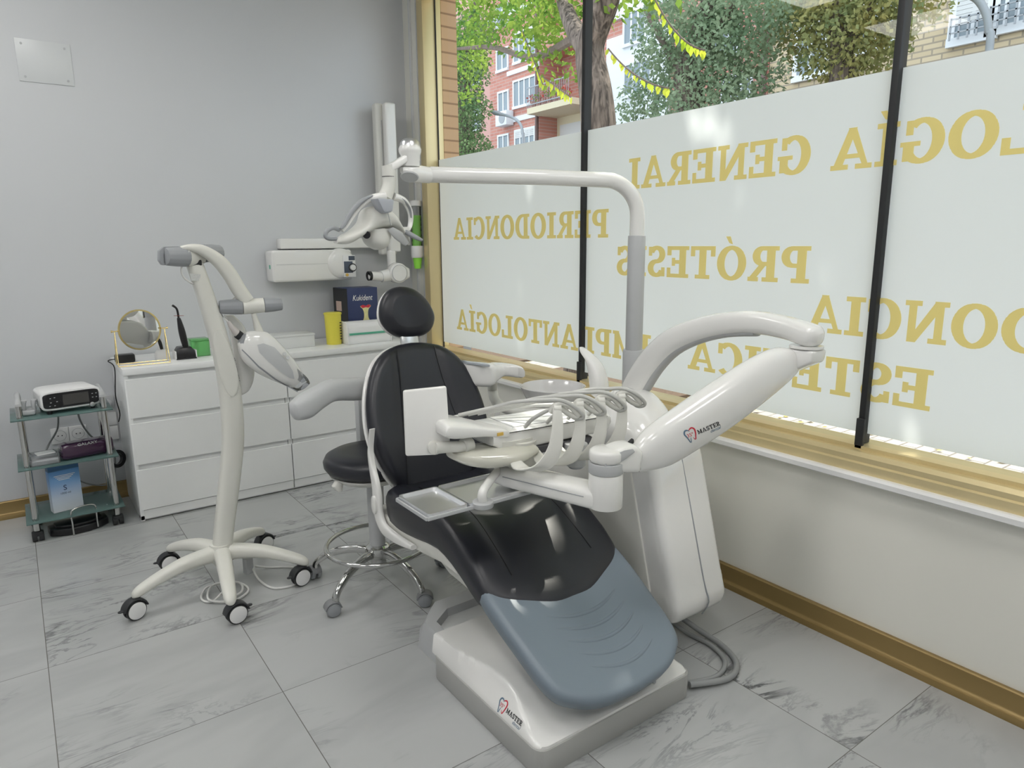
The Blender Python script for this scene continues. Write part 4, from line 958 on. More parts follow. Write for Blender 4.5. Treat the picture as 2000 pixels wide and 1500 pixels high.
# fascia wrapping the left end
tf = [(872, 846, .05, .010), (878, 846, .075, .021), (895, 847, .088, .025), (925, 846, .090, .021), (955, 846, .075, .016), (978, 847, .050, .0145), (991, 847, .035, .013), (995, 847, .028, .010)]
ss = []
for a, b, dp, hz in tf:
    c = apl(a, b, F_[2]-dn*.006, dn); ss.append((c+dn*dp+V(0, 0, (.016-hz)*-.3), dn*dp, V(0, 0, hz), 4.5))
obj('delivery_fascia', MB().loft(ss, 40, True, 4), WHITE, un, sharp=60)
lb = apl(977, 848, F_[2]-dn*.007, dn); obj('amber_label', MB().loft([(lb-du*.010, dn*.002, V(0, 0, .0048), 8), (lb+du*.010, dn*.002, V(0, 0, .0048), 8)], 16), ORANGE, un, 'amber label')
ob = [apl(a, b, F_[3]+dn*.02, dn) for a, b in ((1020, 880), (1150, 858))]
obj('switch_slot', MB().loft([(ob[0]+dn*.03, dn*.05, V(0, 0, .014), 6), (ob[1]+dn*.03, dn*.05, V(0, 0, .014), 6)], 20), mat('dark grey recess', (.09, .09, .10), .5), un)
pk = apl(1012, 893, V(1.16, 1.60, .72), dn)
obj('pivot_block', MB().loft([(pk+V(0, .05, -.026), du*.046, dn*.045, 3), (pk+V(0, .05, -.022), du*.054, dn*.05, 3.2), (pk+V(0, .05, .0), du*.060, dn*.055, 3.4), (pk+V(0, .05, .035), du*.072, dn*.06, 3.4), (pk+V(0, .05, .055), du*.075, dn*.06, 3.4)], 36), WARM, un, sharp=50)
# tray carrier
TZ = .662
ro_ = az(1000, 905, .712)
obj('tray_rod', MB().tube([V(ro_.x, ro_.y, .725), V(ro_.x, ro_.y, .672), V(ro_.x+.004, ro_.y, .655)], [.010, .0125, .0125], 16, 3), WHITE, un)
hub = az(943, 985, .652)
obj('tray_gooseneck', MB().tube([V(ro_.x, ro_.y, .668), V(ro_.x-.012, ro_.y+.002, .700), V(ro_.x-.04, ro_.y+.0, .708), V(hub.x+.006, hub.y+.002, .695), V(hub.x, hub.y, .662)], [.008, .011, .0125, .013, .014], 16, 6), WHITE, un)
obj('tray_hub', MB().lathe([(0, 0), (.030, 0), (.031, .002), (.031, .014), (.029, .016), (.012, .017), (0, .017)], hub+V(0, 0, -.006), (0, 0, 1), 30), LGREY, un)
t0, t1, ty0, ty1 = .835, 1.26, 1.562, 1.745
obj('tray_frame', MB().b6(t0, t1, ty0-.004, ty0+.002, .644, .654, .001).b6(t0, t1, ty1-.002, ty1+.004, .644, .654, .001).b6(t0-.004, t0+.002, ty0, ty1, .644, .654, .001), LGREY, un)
# cuspidor bowl, water spout, assistant holder
bc = V(1.86, 2.29, .735)
obj('bowl', MB().lathe([(0, -.10), (.05, -.12), (.09, -.09), (.125, -.03), (.139, .0), (.142, .012), (.138, .014), (.131, .006), (.115, -.030), (.06, -.06), (0, -.066)], bc+V(0, 0, .02), (0, 0, 1), 44), mat('pale ceramic bowl', (.70, .69, .69), .12, coat=.6), un)
obj('bowl_stand', MB().cyl((1.86, 2.27, .40), (1.86, 2.29, .66), .07, .075, 30).b6(1.76, 1.92, 2.05, 2.35, .35, .58, .04, 3), WHITE, un)
sp = [ax(1172, 772, 1.88), ax(1168, 735, 1.88), ax(1160, 708, 1.88), ax(1146, 690, 1.88), ax(1138, 680, 1.88)]
obj('water_spout', MB().loft([(p, V(w1, 0, 0), V(0, w1*1.1, .0)+V(0, 0, w1*.3), 2.6) for p, w1 in zip(sp, (.036, .035, .031, .024, .012))], 20, True, 5), WHITE, un)
aq = az(952, 722, .86)
obj('assistant_holder', MB().loft([(az(893, 726, .85), V(0, .04, 0), V(0, 0, .03), 4), (az(900, 728, .85), V(0, .055, 0), V(0, 0, .045), 4.5), (az(945, 731, .85), V(0, .055, 0), V(0, 0, .048), 4.5), (az(962, 726, .855), V(0, .05, 0), V(0, 0, .034), 4), (az(975, 721, .86), V(0, .055, 0), V(0, 0, .026), 4), (az(1005, 724, .86), V(0, .05, 0), V(0, 0, .026), 4), (az(1014, 727, .86), V(0, .04, 0), V(0, 0, .018), 3.5)], 26, True, 4), WHITE, un)
obj('holder_recess', MB().loft([(az(904, 707, .898), V(0, .035, 0), V(0, 0, .006), 4), (az(946, 712, .898), V(0, .04, 0), V(0, 0, .006), 4)], 16), mat('clear grey insert', (.52, .56, .60), .2), un)
obj('assistant_arm', MB().tube([az(962, 742, .80), az(962, 762, .74), az(970, 786, .70), az(1000, 802, .68), az(1060, 806, .67), V(1.80, 2.15, .66)], [.022, .022, .021, .021, .02, .02], 16, 6), WARM, un)
obj('floor_hose', MB().tube([(1.75, 1.60, .12), (1.83, 1.44, .03), (1.835, 1.33, .014), (1.79, 1.24, .014), (1.70, 1.205, .014), (1.57, 1.25, .02)], .010, 12, 6).tube([(1.74, 1.62, .10), (1.80, 1.47, .016), (1.81, 1.36, .012), (1.77, 1.27, .012), (1.68, 1.235, .012), (1.57, 1.27, .014)], .008, 12, 6), CABG, un)

# metal trays resting in the carrier
def mtray(label, a, b):
    s = MB(); rr = .010; z0 = .648; o = rbox_outline(a, b, ty0, ty1, rr, 4); i1 = rbox_outline(a+.004, b-.004, ty0+.004, ty1-.004, rr, 4); i2 = rbox_outline(a+.008, b-.008, ty0+.008, ty1-.008, rr, 4)
    n_ = len(o); vs = [(x, y, z0) for x, y in o]+[(x, y, z0+.014) for x, y in o]+[(x, y, z0+.014) for x, y in i1]+[(x, y, z0+.003) for x, y in i2]
    fs = [list(range(n_)), [3*n_+k for k in range(n_)]]
    for r_ in range(3):
        for k in range(n_): fs.append([r_*n_+k, r_*n_+(k+1) % n_, (r_+1)*n_+(k+1) % n_, (r_+1)*n_+k])
    tag(obj('instrument_tray', s.add(vs, fs), ALU), label, 'tray', 'metal instrument trays')
xs = .968
mtray('small empty metal tray at the left end of the tray carrier above the seat', t0+.004, xs-.002)
mtray('long empty metal tray next to the small one, under the gooseneck', xs+.002, t1-.004)

# ------------------------------------------------------------------ operating lamp on its pole
ol_ = thing('operating_lamp', 'white dental operating lamp hanging from a tall curved pole', 'lamp', (1.9, 1.85, .80))
px_ = 1.885
pole = [ax(1237, 700, px_), ax(1240, 600, px_), ax(1243, 465, px_)]
bx_, by_ = pole[1].x, pole[1].y
obj('pole_sleeve', MB().cyl((bx_, by_, .78), (bx_, by_, ax(1235, 682, px_).z), .041, n=30, bev=.003), LGREY, ol_)
obj('pole', MB().cyl((bx_, by_, .95), (bx_, by_, ax(1242, 460, px_).z), .032, n=30, bev=.003), LGREY, ol_)
zt = ax(1242, 460, px_).z; EP = ay(840, 341, 2.16)
dd = (V(EP.x, EP.y, 0)-V(bx_, by_, 0)).normalized()
arc = [V(bx_, by_, zt-.01), V(bx_, by_, 1.47)]
for k in range(1, 7): a = PI/2*k/6; arc.append(V(bx_, by_, 1.47)+dd*(.125*(1-math.cos(a)))+V(0, 0, .125*math.sin(a)))
arc += [V(bx_, by_, 1.597).lerp(V(EP.x, EP.y, EP.z), t)+V(0, 0, 0) for t in (.45, .75, 1.0)]
obj('lamp_arm', MB().tube(arc, .027, 22, 4), WHITE, ol_)
Y_L = 2.16
def L(px, py, dy=0.): return ay(px, py, Y_L+dy)
LC = L(802, 330)
obj('arm_elbow', MB().loft([(L(838, 342), V(0, .027, 0), V(0, 0, .027), 2), (L(820, 340), V(0, .028, 0), V(0, 0, .029), 2), (L(806, 338), V(0, .03, 0), V(.004, 0, .030), 2.2), (L(793, 335), V(0, .026, 0), V(.006, 0, .022), 2.2), (L(784, 332), V(0, .012, 0), V(0, 0, .010), 2)], 24, True, 4), WHITE, ol_)
obj('elbow_disc', MB().lathe([(0, 0), (.024, 0), (.022, .004), (0, .005)], L(800, 345, -.026), (-.45, -.5, -.75), 24, sx=1.3), LGREY, ol_, 'light grey disc')
tz = L(803, 322).z
obj('swivel', MB().lathe([(0, 0), (.031, 0), (.031, .018), (.032, .020), (.032, .035), (.037, .045), (.038, .055), (.034, .066), (0, .066)], V(LC.x, Y_L, tz-.006), (0, 0, 1), 32), WHITE, ol_)
obj('swivel_cap', MB().lathe([(.034, 0), (.031, .012), (.022, .021), (.010, .025), (0, .0255)], V(LC.x, Y_L, tz+.060), (0, 0, 1), 32), STEEL, ol_, 'silver domed cap')
obj('link', MB().loft([(L(797, 306, 0), V(0, .022, 0), V(.006, 0, .018), 3.5), (L(780, 317), V(0, .022, 0), V(.006, 0, .018), 3.5), (L(762, 328), V(0, .022, 0), V(.006, 0, .018), 3.5), (L(754, 331), V(0, .016, 0), V(.004, 0, .012), 3)], 24), WHITE, ol_)
obj('drop_joint', MB().tube([L(757, 322), L(760, 338), L(760, 362), L(752, 386)], [.020, .0235, .022, .024], 22, 4), WARM, ol_)
obj('joint_line', MB().lathe([(.0232, 0), (.0236, .001), (.0232, .002)], L(760, 346), (0, 0, 1), 24), RUB, ol_)
def LV(pts, th, dy0=0.): return [(L(a, b, dy0+dy), V(0, wy, 0), V(-math.sin(an)*wz, 0, math.cos(an)*wz), e) for a, b, dy, wy, wz, an, e in pts]
yk = [(750, 384), (728, 386), (708, 398), (690, 418), (676, 440), (667, 450)]
def ribbon_loft(pxs, wy, wz, dys=None, e=2.6, k=5):
    C = [L(a, b, (dys[i] if dys else 0)) for i, (a, b) in enumerate(pxs)]; secs = []
    for i, c in enumerate(C):
        tg = (C[min(i+1, len(C)-1)]-C[max(i-1, 0)]).normalized(); s_ = V(0, 1, 0); s_ = (s_-tg*s_.dot(tg)).normalized()
        w1 = wy[i] if isinstance(wy, (list, tuple)) else wy; w2 = wz[i] if isinstance(wz, (list, tuple)) else wz
        secs.append((c, s_*w1, tg.cross(s_)*w2, e))
    return MB().loft(secs, 20, True, k)
obj('yoke', ribbon_loft(yk, [.022, .020, .017, .014, .012, .010], [.014, .011, .009, .008, .008, .008], [-.02]*6), WHITE, ol_)
obj('yoke_inlay', ribbon_loft([(726, 382), (706, 393), (687, 413), (671, 440), (666, 447)], [.010, .011, .010, .009, .005], [.003, .007, .007, .006, .003], [-.034]*5), GREYP, ol_, 'grey grip inlay')
obj('yoke', ribbon_loft([(768, 384), (785, 390), (796, 402), (802, 420), (801, 440), (796, 450)], [.020, .018, .016, .014, .012, .010], [.013, .010, .007, .006, .006, .006], [0, 0, .02, .03, .03, .02]), WHITE, ol_)
obj('yoke_inlay', ribbon_loft([(779, 385), (790, 393), (800, 408), (803, 425)], [.008, .008, .007, .004], [.002, .003, .003, .002], [-.012, -.01, .004, .012]), GREYP, ol_)
cb_ = [L(737, 387, -.10), L(771, 389, -.10), L(768, 413, -.10), L(756, 417, -.10), L(750, 413, -.10)]
obj('control_block', MB().prism(cb_, (0, .06, 0), .006, 2), mat('blue grey plastic', (.42, .44, .48), .4), ol_, 'blue grey control block')
obj('sensor_rod', MB().cyl(L(758, 416, -.085), L(764, 440, -.085), .0022, n=8), STEEL, ol_)
# reflector: saddle shaped shell with two wings and the light housing
def wing(pxt, pxb, wy, dy, name='reflector_shell'):
    secs = []
    for i, (a, b) in enumerate(zip(pxt, pxb)):
        A_, B_ = L(*a, dy[i]), L(*b, dy[i]); secs.append(((A_+B_)/2, V(0, wy[i], 0), (A_-B_)/2, 2.4))
    return MB().loft(secs, 28, True, 5)
obj('reflector_shell', wing([(657, 468), (668, 458), (686, 449), (703, 433), (712, 408), (735, 403), (757, 414), (775, 440), (790, 452), (799, 476)], [(655, 476), (680, 476), (703, 462), (720, 452), (737, 447), (755, 446), (770, 450), (783, 462), (793, 473), (799, 479)],
     [.02, .035, .05, .058, .062, .062, .058, .045, .03, .01], [-.02, -.02, -.01, 0, 0, 0, 0, .01, .01, 0]), WARM, ol_, sharp=60)
obj('reflector_dish', MB().loft([(L(762, 446, -.055), V(0, .004, 0), V(.010, 0, .004), 2), (L(778, 460, -.050), V(0, .004, 0), V(.014, 0, .010), 2), (L(795, 477, -.03), V(0, .003, 0), V(.006, 0, .006), 2)], 16, True, 3), LGREY, ol_)
obj('light_housing', MB().loft([(L(735, 448), V(.042, 0, 0), V(0, .05, 0), 2.6), (L(735, 462), V(.044, 0, 0), V(0, .05, 0), 2.6), (L(736, 475), V(.038, 0, 0), V(0, .045, 0), 2.4), (L(738, 484), V(.024, 0, 0), V(0, .03, 0), 2.2), (L(738, 488), V(.01, 0, 0), V(0, .012, 0), 2)], 30, True, 4), WARM, ol_)
obj('light_window', MB().cyl(L(717, 457, -.040), L(716, 459, -.056), .012, n=20), DISP, ol_)
obj('handle', MB().tube([L(662, 449, -.02), L(650, 445, -.03), L(638, 452, -.03), L(636, 461, -.03), L(643, 466, -.03), L(656, 466, -.02)], .007, 12, 6), GREYP, ol_, 'grey loop handle')
obj('handle', MB().tube([L(790, 452, -.02), L(800, 457, -.04), L(815, 465, -.05), L(824, 469, -.05)], [.008, .0085, .0075, .005], 12, 5), GREYP, ol_, 'grey bar handle')
obj('handle_block', MB().box(L(786, 450, -.015), (.04, .03, .022), .003), WARM, ol_)

# ------------------------------------------------------------------ operator stool
def swivel_castor(s_, c, ang, r, m_wheel, m_hood, parent, cap=None, twin=.022, lever=True):
    """castor under point c (x,y); wheel of radius r on the floor, trailing at angle ang"""
    cx, cy = c; t = V(math.cos(ang), math.sin(ang), 0); sdv = V(-t.y, t.x, 0)
    wc = V(cx, cy, r)+t*r*.45
    o = obj('castor', MB().cyl(wc-sdv*twin*.2, wc+sdv*twin*.2, r*.55, n=16).cyl((cx, cy, r*1.5), (cx, cy, s_), .008, n=12), m_hood, parent)
    for q in (-1, 1):
        a, b = wc+sdv*q*twin*.25, wc+sdv*q*twin
        obj('wheel', MB().cyl(a, b, r, n=32, bev=r*.12), m_wheel, o)
        if cap: obj('hub_cap', MB().cyl(b-sdv*q*.001, b+sdv*q*.003, r*.86, n=32, bev=.0015), cap, o)
    hood = MB(); P = []
    for k in range(9):
        a = math.radians(10+20*k); P.append(wc-t*math.cos(a)*(r*1.13)*-1+V(0, 0, math.sin(a)*r*1.13))
    hood.loft([(p, sdv*twin*1.05, (p-wc).normalized()*r*.10, 4) for p in P], 14, True, 2)
    obj('hood', hood, m_hood, o)
    if lever:
        lp_ = wc+V(0, 0, r*.35)+t*r*1.15; obj('brake_lever', MB().loft([(lp_-t*.012, sdv*.010, V(0, 0, .004), 3), (lp_+t*.010, sdv*.009, V(0, 0, .003), 3), (lp_+t*.016, sdv*.005, V(0, 0, .002), 3)], 12), m_hood, o)
    return o
st = thing('operator_stool', 'round black dental stool with chrome foot ring and five chrome legs behind the chair', 'stool', (1.087, 2.47, 0))
SX, SY = 1.092, 2.478
obj('seat', MB().lathe([(0, -.035), (.15, -.035), (.172, -.028), (.186, -.008), (.188, .012), (.178, .032), (.155, .044), (.10, .047), (0, .045)], (SX-.004, SY+.012, .525), (0, 0, 1), 56), LEATH, st, 'round black seat cushion')
obj('seat_plate', MB().lathe([(0, -.02), (.06, -.02), (.14, -.012), (.165, .006), (.168, .014), (0, .014)], (SX-.004, SY+.012, .475), (0, 0, 1), 48), WARM, st, 'off white seat plate')
obj('height_lever', MB().loft([(V(SX-.15, SY-.02, .485), V(.02, 0, 0), V(0, .014, 0), 3), (V(SX-.165, SY-.025, .468), V(.022, 0, 0), V(0, .014, 0), 3), (V(SX-.160, SY-.03, .446), V(.010, 0, 0), V(0, .01, 0), 3)], 16), WARM, st)
obj('gas_cylinder', MB().cyl((SX, SY, .17), (SX, SY, .46), .032, .034, 28), LGREY, st)
obj('hub', MB().lathe([(0, .075), (.030, .075), (.032, .085), (.032, .115), (.045, .125), (.052, .145), (.048, .165), (.034, .175), (0, .175)], (SX, SY, 0), (0, 0, 1), 32), CHROME, st)
for k, ca in enumerate((209, 281, 353, 65, 137)):
    a = math.radians(ca); t = V(math.cos(a), math.sin(a), 0); c = V(SX, SY, 0)
    pts = [c+t*.035+V(0, 0, .140), c+t*.09+V(0, 0, .148), c+t*.17+V(0, 0, .135), c+t*.235+V(0, 0, .105), c+t*.270+V(0, 0, .075), c+t*.275+V(0, 0, .055)]
    lg = obj('leg', MB().loft([(p, V(-t.y, t.x, 0)*w1, V(0, 0, 1)*h1+t*h2, 3) for p, w1, h1, h2 in zip(pts, (.013, .014, .013, .012, .012, .012), (.016, .017, .016, .012, .006, .003), (0, 0, .004, .008, .011, .012))], 16, True, 4), CHROME, st)
    swivel_castor(.06, (c.x+t.x*.275, c.y+t.y*.275), a+(-.6, .9, .5, 1.2, -.8)[k], .027, GREYP, mat('mid grey castor plastic', (.22, .225, .235), .45), st, GREYP, .020, False)
RC = [V(SX+.205*math.cos(2*PI*k/40), SY+.205*math.sin(2*PI*k/40), .175) for k in range(40)]
obj('foot_ring', MB().tube(RC, .0095, 14, 2, True), CHROME, st)

# ------------------------------------------------------------------ whitening lamp on wheels
wl = thing('whitening_lamp', 'cream white dental whitening lamp on a curved pole with five wheeled legs', 'whitening lamp', (.555, 2.83, 0))
HX_, HY_ = .565, 2.83
def Wp(px, py, y=2.83): return ay(px, py, y)
cast = [((268, 1207), 200), ((455, 1220), 8), ((578, 1140), 192), ((515, 1075), 20), ((340, 1112), 186)]
for k, ((a, b), cang) in enumerate(cast):
    q = az(a, b, 0); e = V(q.x, q.y, 0); dirn = (e-V(HX_, HY_, 0)).normalized(); e = V(HX_, HY_, 0)+dirn*.325
    sdv = V(-dirn.y, dirn.x, 0); c0 = V(HX_, HY_, 0)
    secs = [(c0+dirn*.01+V(0, 0, .150), sdv*.034, V(0, 0, .036), 2.6), (c0+dirn*.07+V(0, 0, .155), sdv*.031, V(0, 0, .030), 2.6), (c0+dirn*.16+V(0, 0, .150), sdv*.029, V(0, 0, .026), 2.6), (c0+dirn*.25+V(0, 0, .128), sdv*.026, V(0, 0, .022), 2.6), (c0+dirn*.315+V(0, 0, .105), sdv*.023, V(0, 0, .020), 2.5), (c0+dirn*.338+V(0, 0, .096), sdv*.016, V(0, 0, .014), 2.3), (c0+dirn*.345+V(0, 0, .092), sdv*.007, V(0, 0, .007), 2.2)]
    obj('leg', MB().loft(secs, 24, True, 4), STAND, wl, sharp=60)
    swivel_castor(.10, (e.x, e.y), math.radians(cang), .038, RUB, mat('black castor housing', (.03, .032, .036), .4), wl, PWHITE, .018, True)
obj('hub', MB().lathe([(0, .10), (.03, .10), (.045, .12), (.05, .15), (.048, .175), (.043, .185), (.043, .192), (0, .192)], (HX_, HY_, 0), (0, 0, 1), 36), STAND, wl)
ppts = [(434, 1068, .037, .037), (440, 1010, .038, .036), (449, 930, .040, .036), (455, 860, .041, .036), (452, 790, .041, .038), (444, 735, .038, .042), (432, 680, .034, .044), (418, 630, .033, .040), (402, 580, .031, .036), (385, 530, .030, .031), (380, 517, .029, .030)]
pc_ = [Wp(a, b) for a, b, _, _ in ppts]; secs = []
for i, (c, q) in enumerate(zip(pc_, ppts)):
    tg = (pc_[min(i+1, len(pc_)-1)]-pc_[max(i-1, 0)]).normalized(); s1_ = V(0, 1, 0).cross(tg).normalized(); secs.append((c, s1_*q[2], V(0, 1, 0)*q[3], 2.8))
pole_ = obj('pole', MB().loft(secs, 32, True, 5), STAND, wl, sharp=60)
# raised grip panel on the pole front
gp = [(430, 648), (436, 680), (444, 715), (450, 748), (452, 772)]
secs = []
for (a, b), w1 in zip([(424, 642), (430, 668), (440, 705), (448, 738), (452, 762), (452, 770)], (.012, .028, .033, .032, .020, .008)):
    c = Wp(a, b)+V(0, -.036, 0); secs.append((c+V(-.006, 0, 0), V(w1, 0, 0), V(0, .008, 0), 3))
obj('pole_cover', MB().loft(secs, 24, True, 4), STAND, wl)
# power box behind the pole
bx0 = [(446, 615, .016), (462, 640, .030), (474, 690, .038), (478, 735, .036), (474, 762, .026), (466, 772, .012)]
obj('control_pod', MB().loft([(Wp(a, b, 2.88), V(r_, 0, 0), V(0, r_*.8, 0), 2.6) for a, b, r_ in bx0], 26, True, 4), WHITE, wl)
for k in range(9): pass
obj('pod_text', text_mb('SPEED   WHITE   SN', Wp(469, 745, 2.848), V(-.12, 0, 1).normalized(), V(-1, 0, 0), height=.008), INK, wl, recalc=False)
obj('rating_label', MB().add([Wp(370, 534, 2.798), Wp(392, 536, 2.798), Wp(391, 549, 2.798), Wp(374, 548, 2.798)], [[0, 1, 2, 3]]), mat('printed rating label', (.62, .63, .61), .5, noise=.3, nscale=400), wl, 'printed rating label')
# head of the pole: cross axis with ribbed grey knobs
def ribbed(a, b, r0, r1, parent, name='tension_knob'):
    a, b = Vector(a), Vector(b); d = b-a; n_ = 48; prof = [(0, 0), (r0*.96, 0), (r0, .02), (r0*.5+r1*.5+.001, .5), (r1, .93), (r1*.93, .985), (r1*.7, 1), (0, 1)]
    s = MB(); vs = []; fs = []; u, w_ = s.frame(d); rows = []
    for r, h in prof:
        row = []
        if r == 0: vs.append(a+d*h); row = [len(vs)-1]
        else:
            for k in range(n_): rr = r*(1-.035*((k % 4) == 0)); an = 2*PI*k/n_; row.append(len(vs)); vs.append(a+d*h+(u*math.cos(an)+w_*math.sin(an))*rr)
        rows.append(row)
    for A_, B_ in zip(rows, rows[1:]):
        for k in range(n_):
            j = (k+1) % n_
            if len(A_) == 1: fs.append([A_[0], B_[j], B_[k]])
            elif len(B_) == 1: fs.append([A_[k], A_[j], B_[0]])
            else: fs.append([A_[k], A_[j], B_[j], B_[k]])
    return obj(name, s.add(vs, fs), GREYP, parent, 'ribbed grey knob')
ribbed(Wp(364, 502, 2.81), Wp(322, 501, 2.78), .036, .032, wl)
ribbed(Wp(398, 495, 2.85), Wp(430, 493, 2.88), .034, .029, wl)
obj('knob_shroud', MB().prism([Wp(312, 490, 2.78), Wp(320, 482, 2.78), Wp(350, 481, 2.80), Wp(350, 487, 2.80), Wp(324, 489, 2.78), Wp(320, 497, 2.78), Wp(321, 514, 2.78), Wp(345, 516, 2.80), Wp(343, 519, 2.80), Wp(318, 518, 2.78), Wp(312, 509, 2.78)], (.0, .05, 0), .002), GREYP, wl)
obj('axis_block', MB().loft([(Wp(366, 501, 2.81), V(0, .033, 0), V(0, 0, .036), 2.6), (Wp(382, 500, 2.83), V(0, .034, 0), V(0, 0, .038), 2.6), (Wp(398, 496, 2.85), V(0, .033, 0), V(0, 0, .034), 2.6)], 28), STAND, wl)
obj('pole_neck', MB().b6(.545, .590, 2.80, 2.855, 1.303, 1.325, .004), RUB, wl)
upts = [(352, 485, .010, .008), (372, 484, .026, .014), (395, 489, .028, .020), (425, 508, .028, .025), (448, 535, .027, .027), (466, 565, .026, .027), (482, 588, .027, .027)]
uc = [Wp(a, b, 2.80) for a, b, _, _ in upts]; secs = []
for i, (c, q) in enumerate(zip(uc, upts)):
    tg = (uc[min(i+1, 6)]-uc[max(i-1, 0)]).normalized(); s1_ = V(0, 1, 0).cross(tg).normalized(); secs.append((c, V(0, q[2], 0), s1_*q[3], 2.6))
obj('upper_arm', MB().loft(secs, 28, True, 5), STAND, wl, sharp=60)
obj('elbow', MB().cyl(Wp(474, 599, 2.80), Wp(515, 596, 2.79), .030, .028, 30), STAND, wl)
ribbed(Wp(473, 599, 2.80), Wp(428, 600, 2.81), .030, .026, wl); ribbed(Wp(516, 596, 2.79), Wp(551, 594, 2.78), .029, .024, wl)
obj('drop_rod', MB().tube([Wp(495, 612, 2.79), Wp(499, 625, 2.79), Wp(508, 655, 2.79)], [.010, .011, .019], 16, 4).tube([Wp(493, 606, 2.79), Wp(496, 614, 2.79)], [.006, .006], 10, 1), STAND, wl)
def hs(px0, py0, px1, py1, dpt, e=2.5):
    A_, B_ = Wp(px0, py0, 2.79), Wp(px1, py1, 2.79); return ((A_+B_)/2, V(0, dpt, 0), (A_-B_)/2, e)
head_ = [hs(472, 656, 464, 672, .012), hs(486, 647, 466, 682, .032), hs(520, 648, 474, 705, .045), hs(548, 672, 500, 727, .046), hs(570, 698, 530, 742, .040), hs(584, 718, 556, 752, .033), hs(591, 732, 570, 757, .027)]
hd = obj('lamp_head', MB().loft(head_, 34, True, 5), WHITE, wl, sharp=60)
obj('head_back_cap', MB().loft([hs(472, 655, 465, 668, .010), hs(479, 650, 466, 672, .028), hs(474, 662, 470, 674, .03)], 24), GREYP, wl)
rec = [(496, 671), (508, 668), (530, 676), (552, 700), (566, 722), (570, 738), (560, 736), (540, 722), (518, 704), (500, 686)]
def front(px, py): return Wp(px, py, 2.79)+V(0, -.12, 0)
obj('head_recess', wrap(MB().add([Wp(a, b, 2.79)+V(0, -.10, 0) for a, b in rec]+[Wp(530, 702, 2.79)+V(0, -.10, 0)], [[k, (k+1) % 10, 10] for k in range(10)]), hd, V(0, 1, 0), .0008), mat('pale grey inset', (.60, .61, .62), .3), wl, recalc=False)
obj('head_seam', wrap(MB().add([Wp(a, b, 2.79)+V(0, -.1, 0) for a, b in ((469, 680), (500, 712), (535, 738), (566, 756), (565, 758), (534, 741), (499, 715), (469, 683))], [[0, 1, 6, 7], [1, 2, 5, 6], [2, 3, 4, 5]]), hd, V(0, 1, 0), .0008), GREYP, wl, recalc=False)
for k, (a, b) in enumerate(((556, 691), (562, 698))): obj('button', MB().loft([(Wp(a, b, 2.79-.047), V(.008, 0, 0), V(0, 0, .008), 2.5), (Wp(a, b, 2.79-.051), V(.007, 0, 0), V(0, 0, .007), 2.5)], 16), PANEL, wl)
obj('light_guide', MB().loft([hs(592, 730, 569, 758, .030), hs(600, 738, 578, 763, .030), hs(604, 746, 585, 762, .026)], 18, True, 2), CLEAR, wl, 'clear light guide tip')
obj('light_guide', MB().prism([Wp(575, 738, 2.76), Wp(581, 720, 2.76), Wp(590, 728, 2.76), Wp(600, 742, 2.76), Wp(590, 748, 2.76)], (0, .004, 0)), CLEAR, wl)
obj('cable_grip', MB().tube([Wp(446, 628, 2.80), Wp(452, 638, 2.80), Wp(460, 648, 2.80), Wp(466, 654, 2.80)], [.006, .010, .013, .013], 14, 4), mat('pale pink beige plastic', (.62, .58, .56), .4), wl)
obj('collar', MB().cyl(Wp(463, 652, 2.80), Wp(470, 657, 2.80), .017, n=20), RUB, wl)
obj('cable', MB().tube([Wp(446, 629, 2.80), Wp(437, 620, 2.81), Wp(432, 612, 2.83), Wp(436, 602, 2.86), Wp(460, 580, 2.86)], .0028, 8, 5), CABW, wl)
obj('cable', MB().tube([Wp(356, 515, 2.80), Wp(354, 530, 2.80), Wp(360, 543, 2.80), Wp(372, 552, 2.80), Wp(378, 555, 2.82)], .0035, 8, 5), CABW, wl)
R = random.Random(9)
obj('power_cable', MB().tube([(.60, 2.86, .12), (.59, 2.80, .05), (.50, 2.72, .008), (.46, 2.76, .008), (.50, 2.84, .012), (.60, 2.82, .012), (.63, 2.72, .012), (.56, 2.67, .008), (.48, 2.72, .016), (.52, 2.83, .02), (.61, 2.79, .02), (.60, 2.71, .016), (.54, 2.70, .008)], .0045, 8, 6), CABW, wl)
obj('power_cable', MB().tube([(.68, 2.84, .05), (.69, 2.78, .01), (.72, 2.68, .006), (.80, 2.66, .006), (.86, 2.72, .006), (.84, 2.82, .006), (.76, 2.88, .006), (.70, 2.88, .03)], .0045, 8, 6), CABW, wl)
obj('power_brick', MB().box((.665, 2.84, .06), (.035, .03, .07), .005, Matrix.Rotation(.3, 3, 'Z')), LGREY, wl)

# ------------------------------------------------------------------ chest of drawers
DX0, DX1, DY, DB, DT = .392, 1.955, 3.785, 4.262, .790
cd_ = thing('chest_of_drawers', 'long white chest of six handleless drawers against the back wall', 'chest of drawers', ((DX0+DX1)/2, 4.02, 0))
mid = (DX0+DX1)/2+.0
mid = 1.178
obj('carcass', MB().b6(DX0, DX0+.018, DY+.004, DB, .008, DT-.032, .001).b6(DX1-.018, DX1, DY+.004, DB, .008, DT-.032, .001).b6(mid-.012, mid+.012, DY+.02, DB, .03, DT-.032).b6(DX0+.018, DX1-.018, DB-.01, DB, .03, DT-.032).b6(DX0+.018, DX1-.018, DY+.03, DB, .06, .075).b6(DX0+.018, DX1-.018, DY+.028, DY+.04, .0, .06).b6(DX0, DX0+.018, DY+.004, DY+.06, .004, .03), LAMIN, cd_)
obj('top', MB().b6(DX0-.004, DX1+.004, DY-.004, DB, DT-.032, DT, .0015), LAMIN, cd_)
obj('plinth_front', MB().b6(DX0+.018, mid-.004, DY+.006, DY+.022, .012, .058).b6(mid+.004, DX1-.018, DY+.006, DY+.022, .012, .058), LAMIN, cd_)
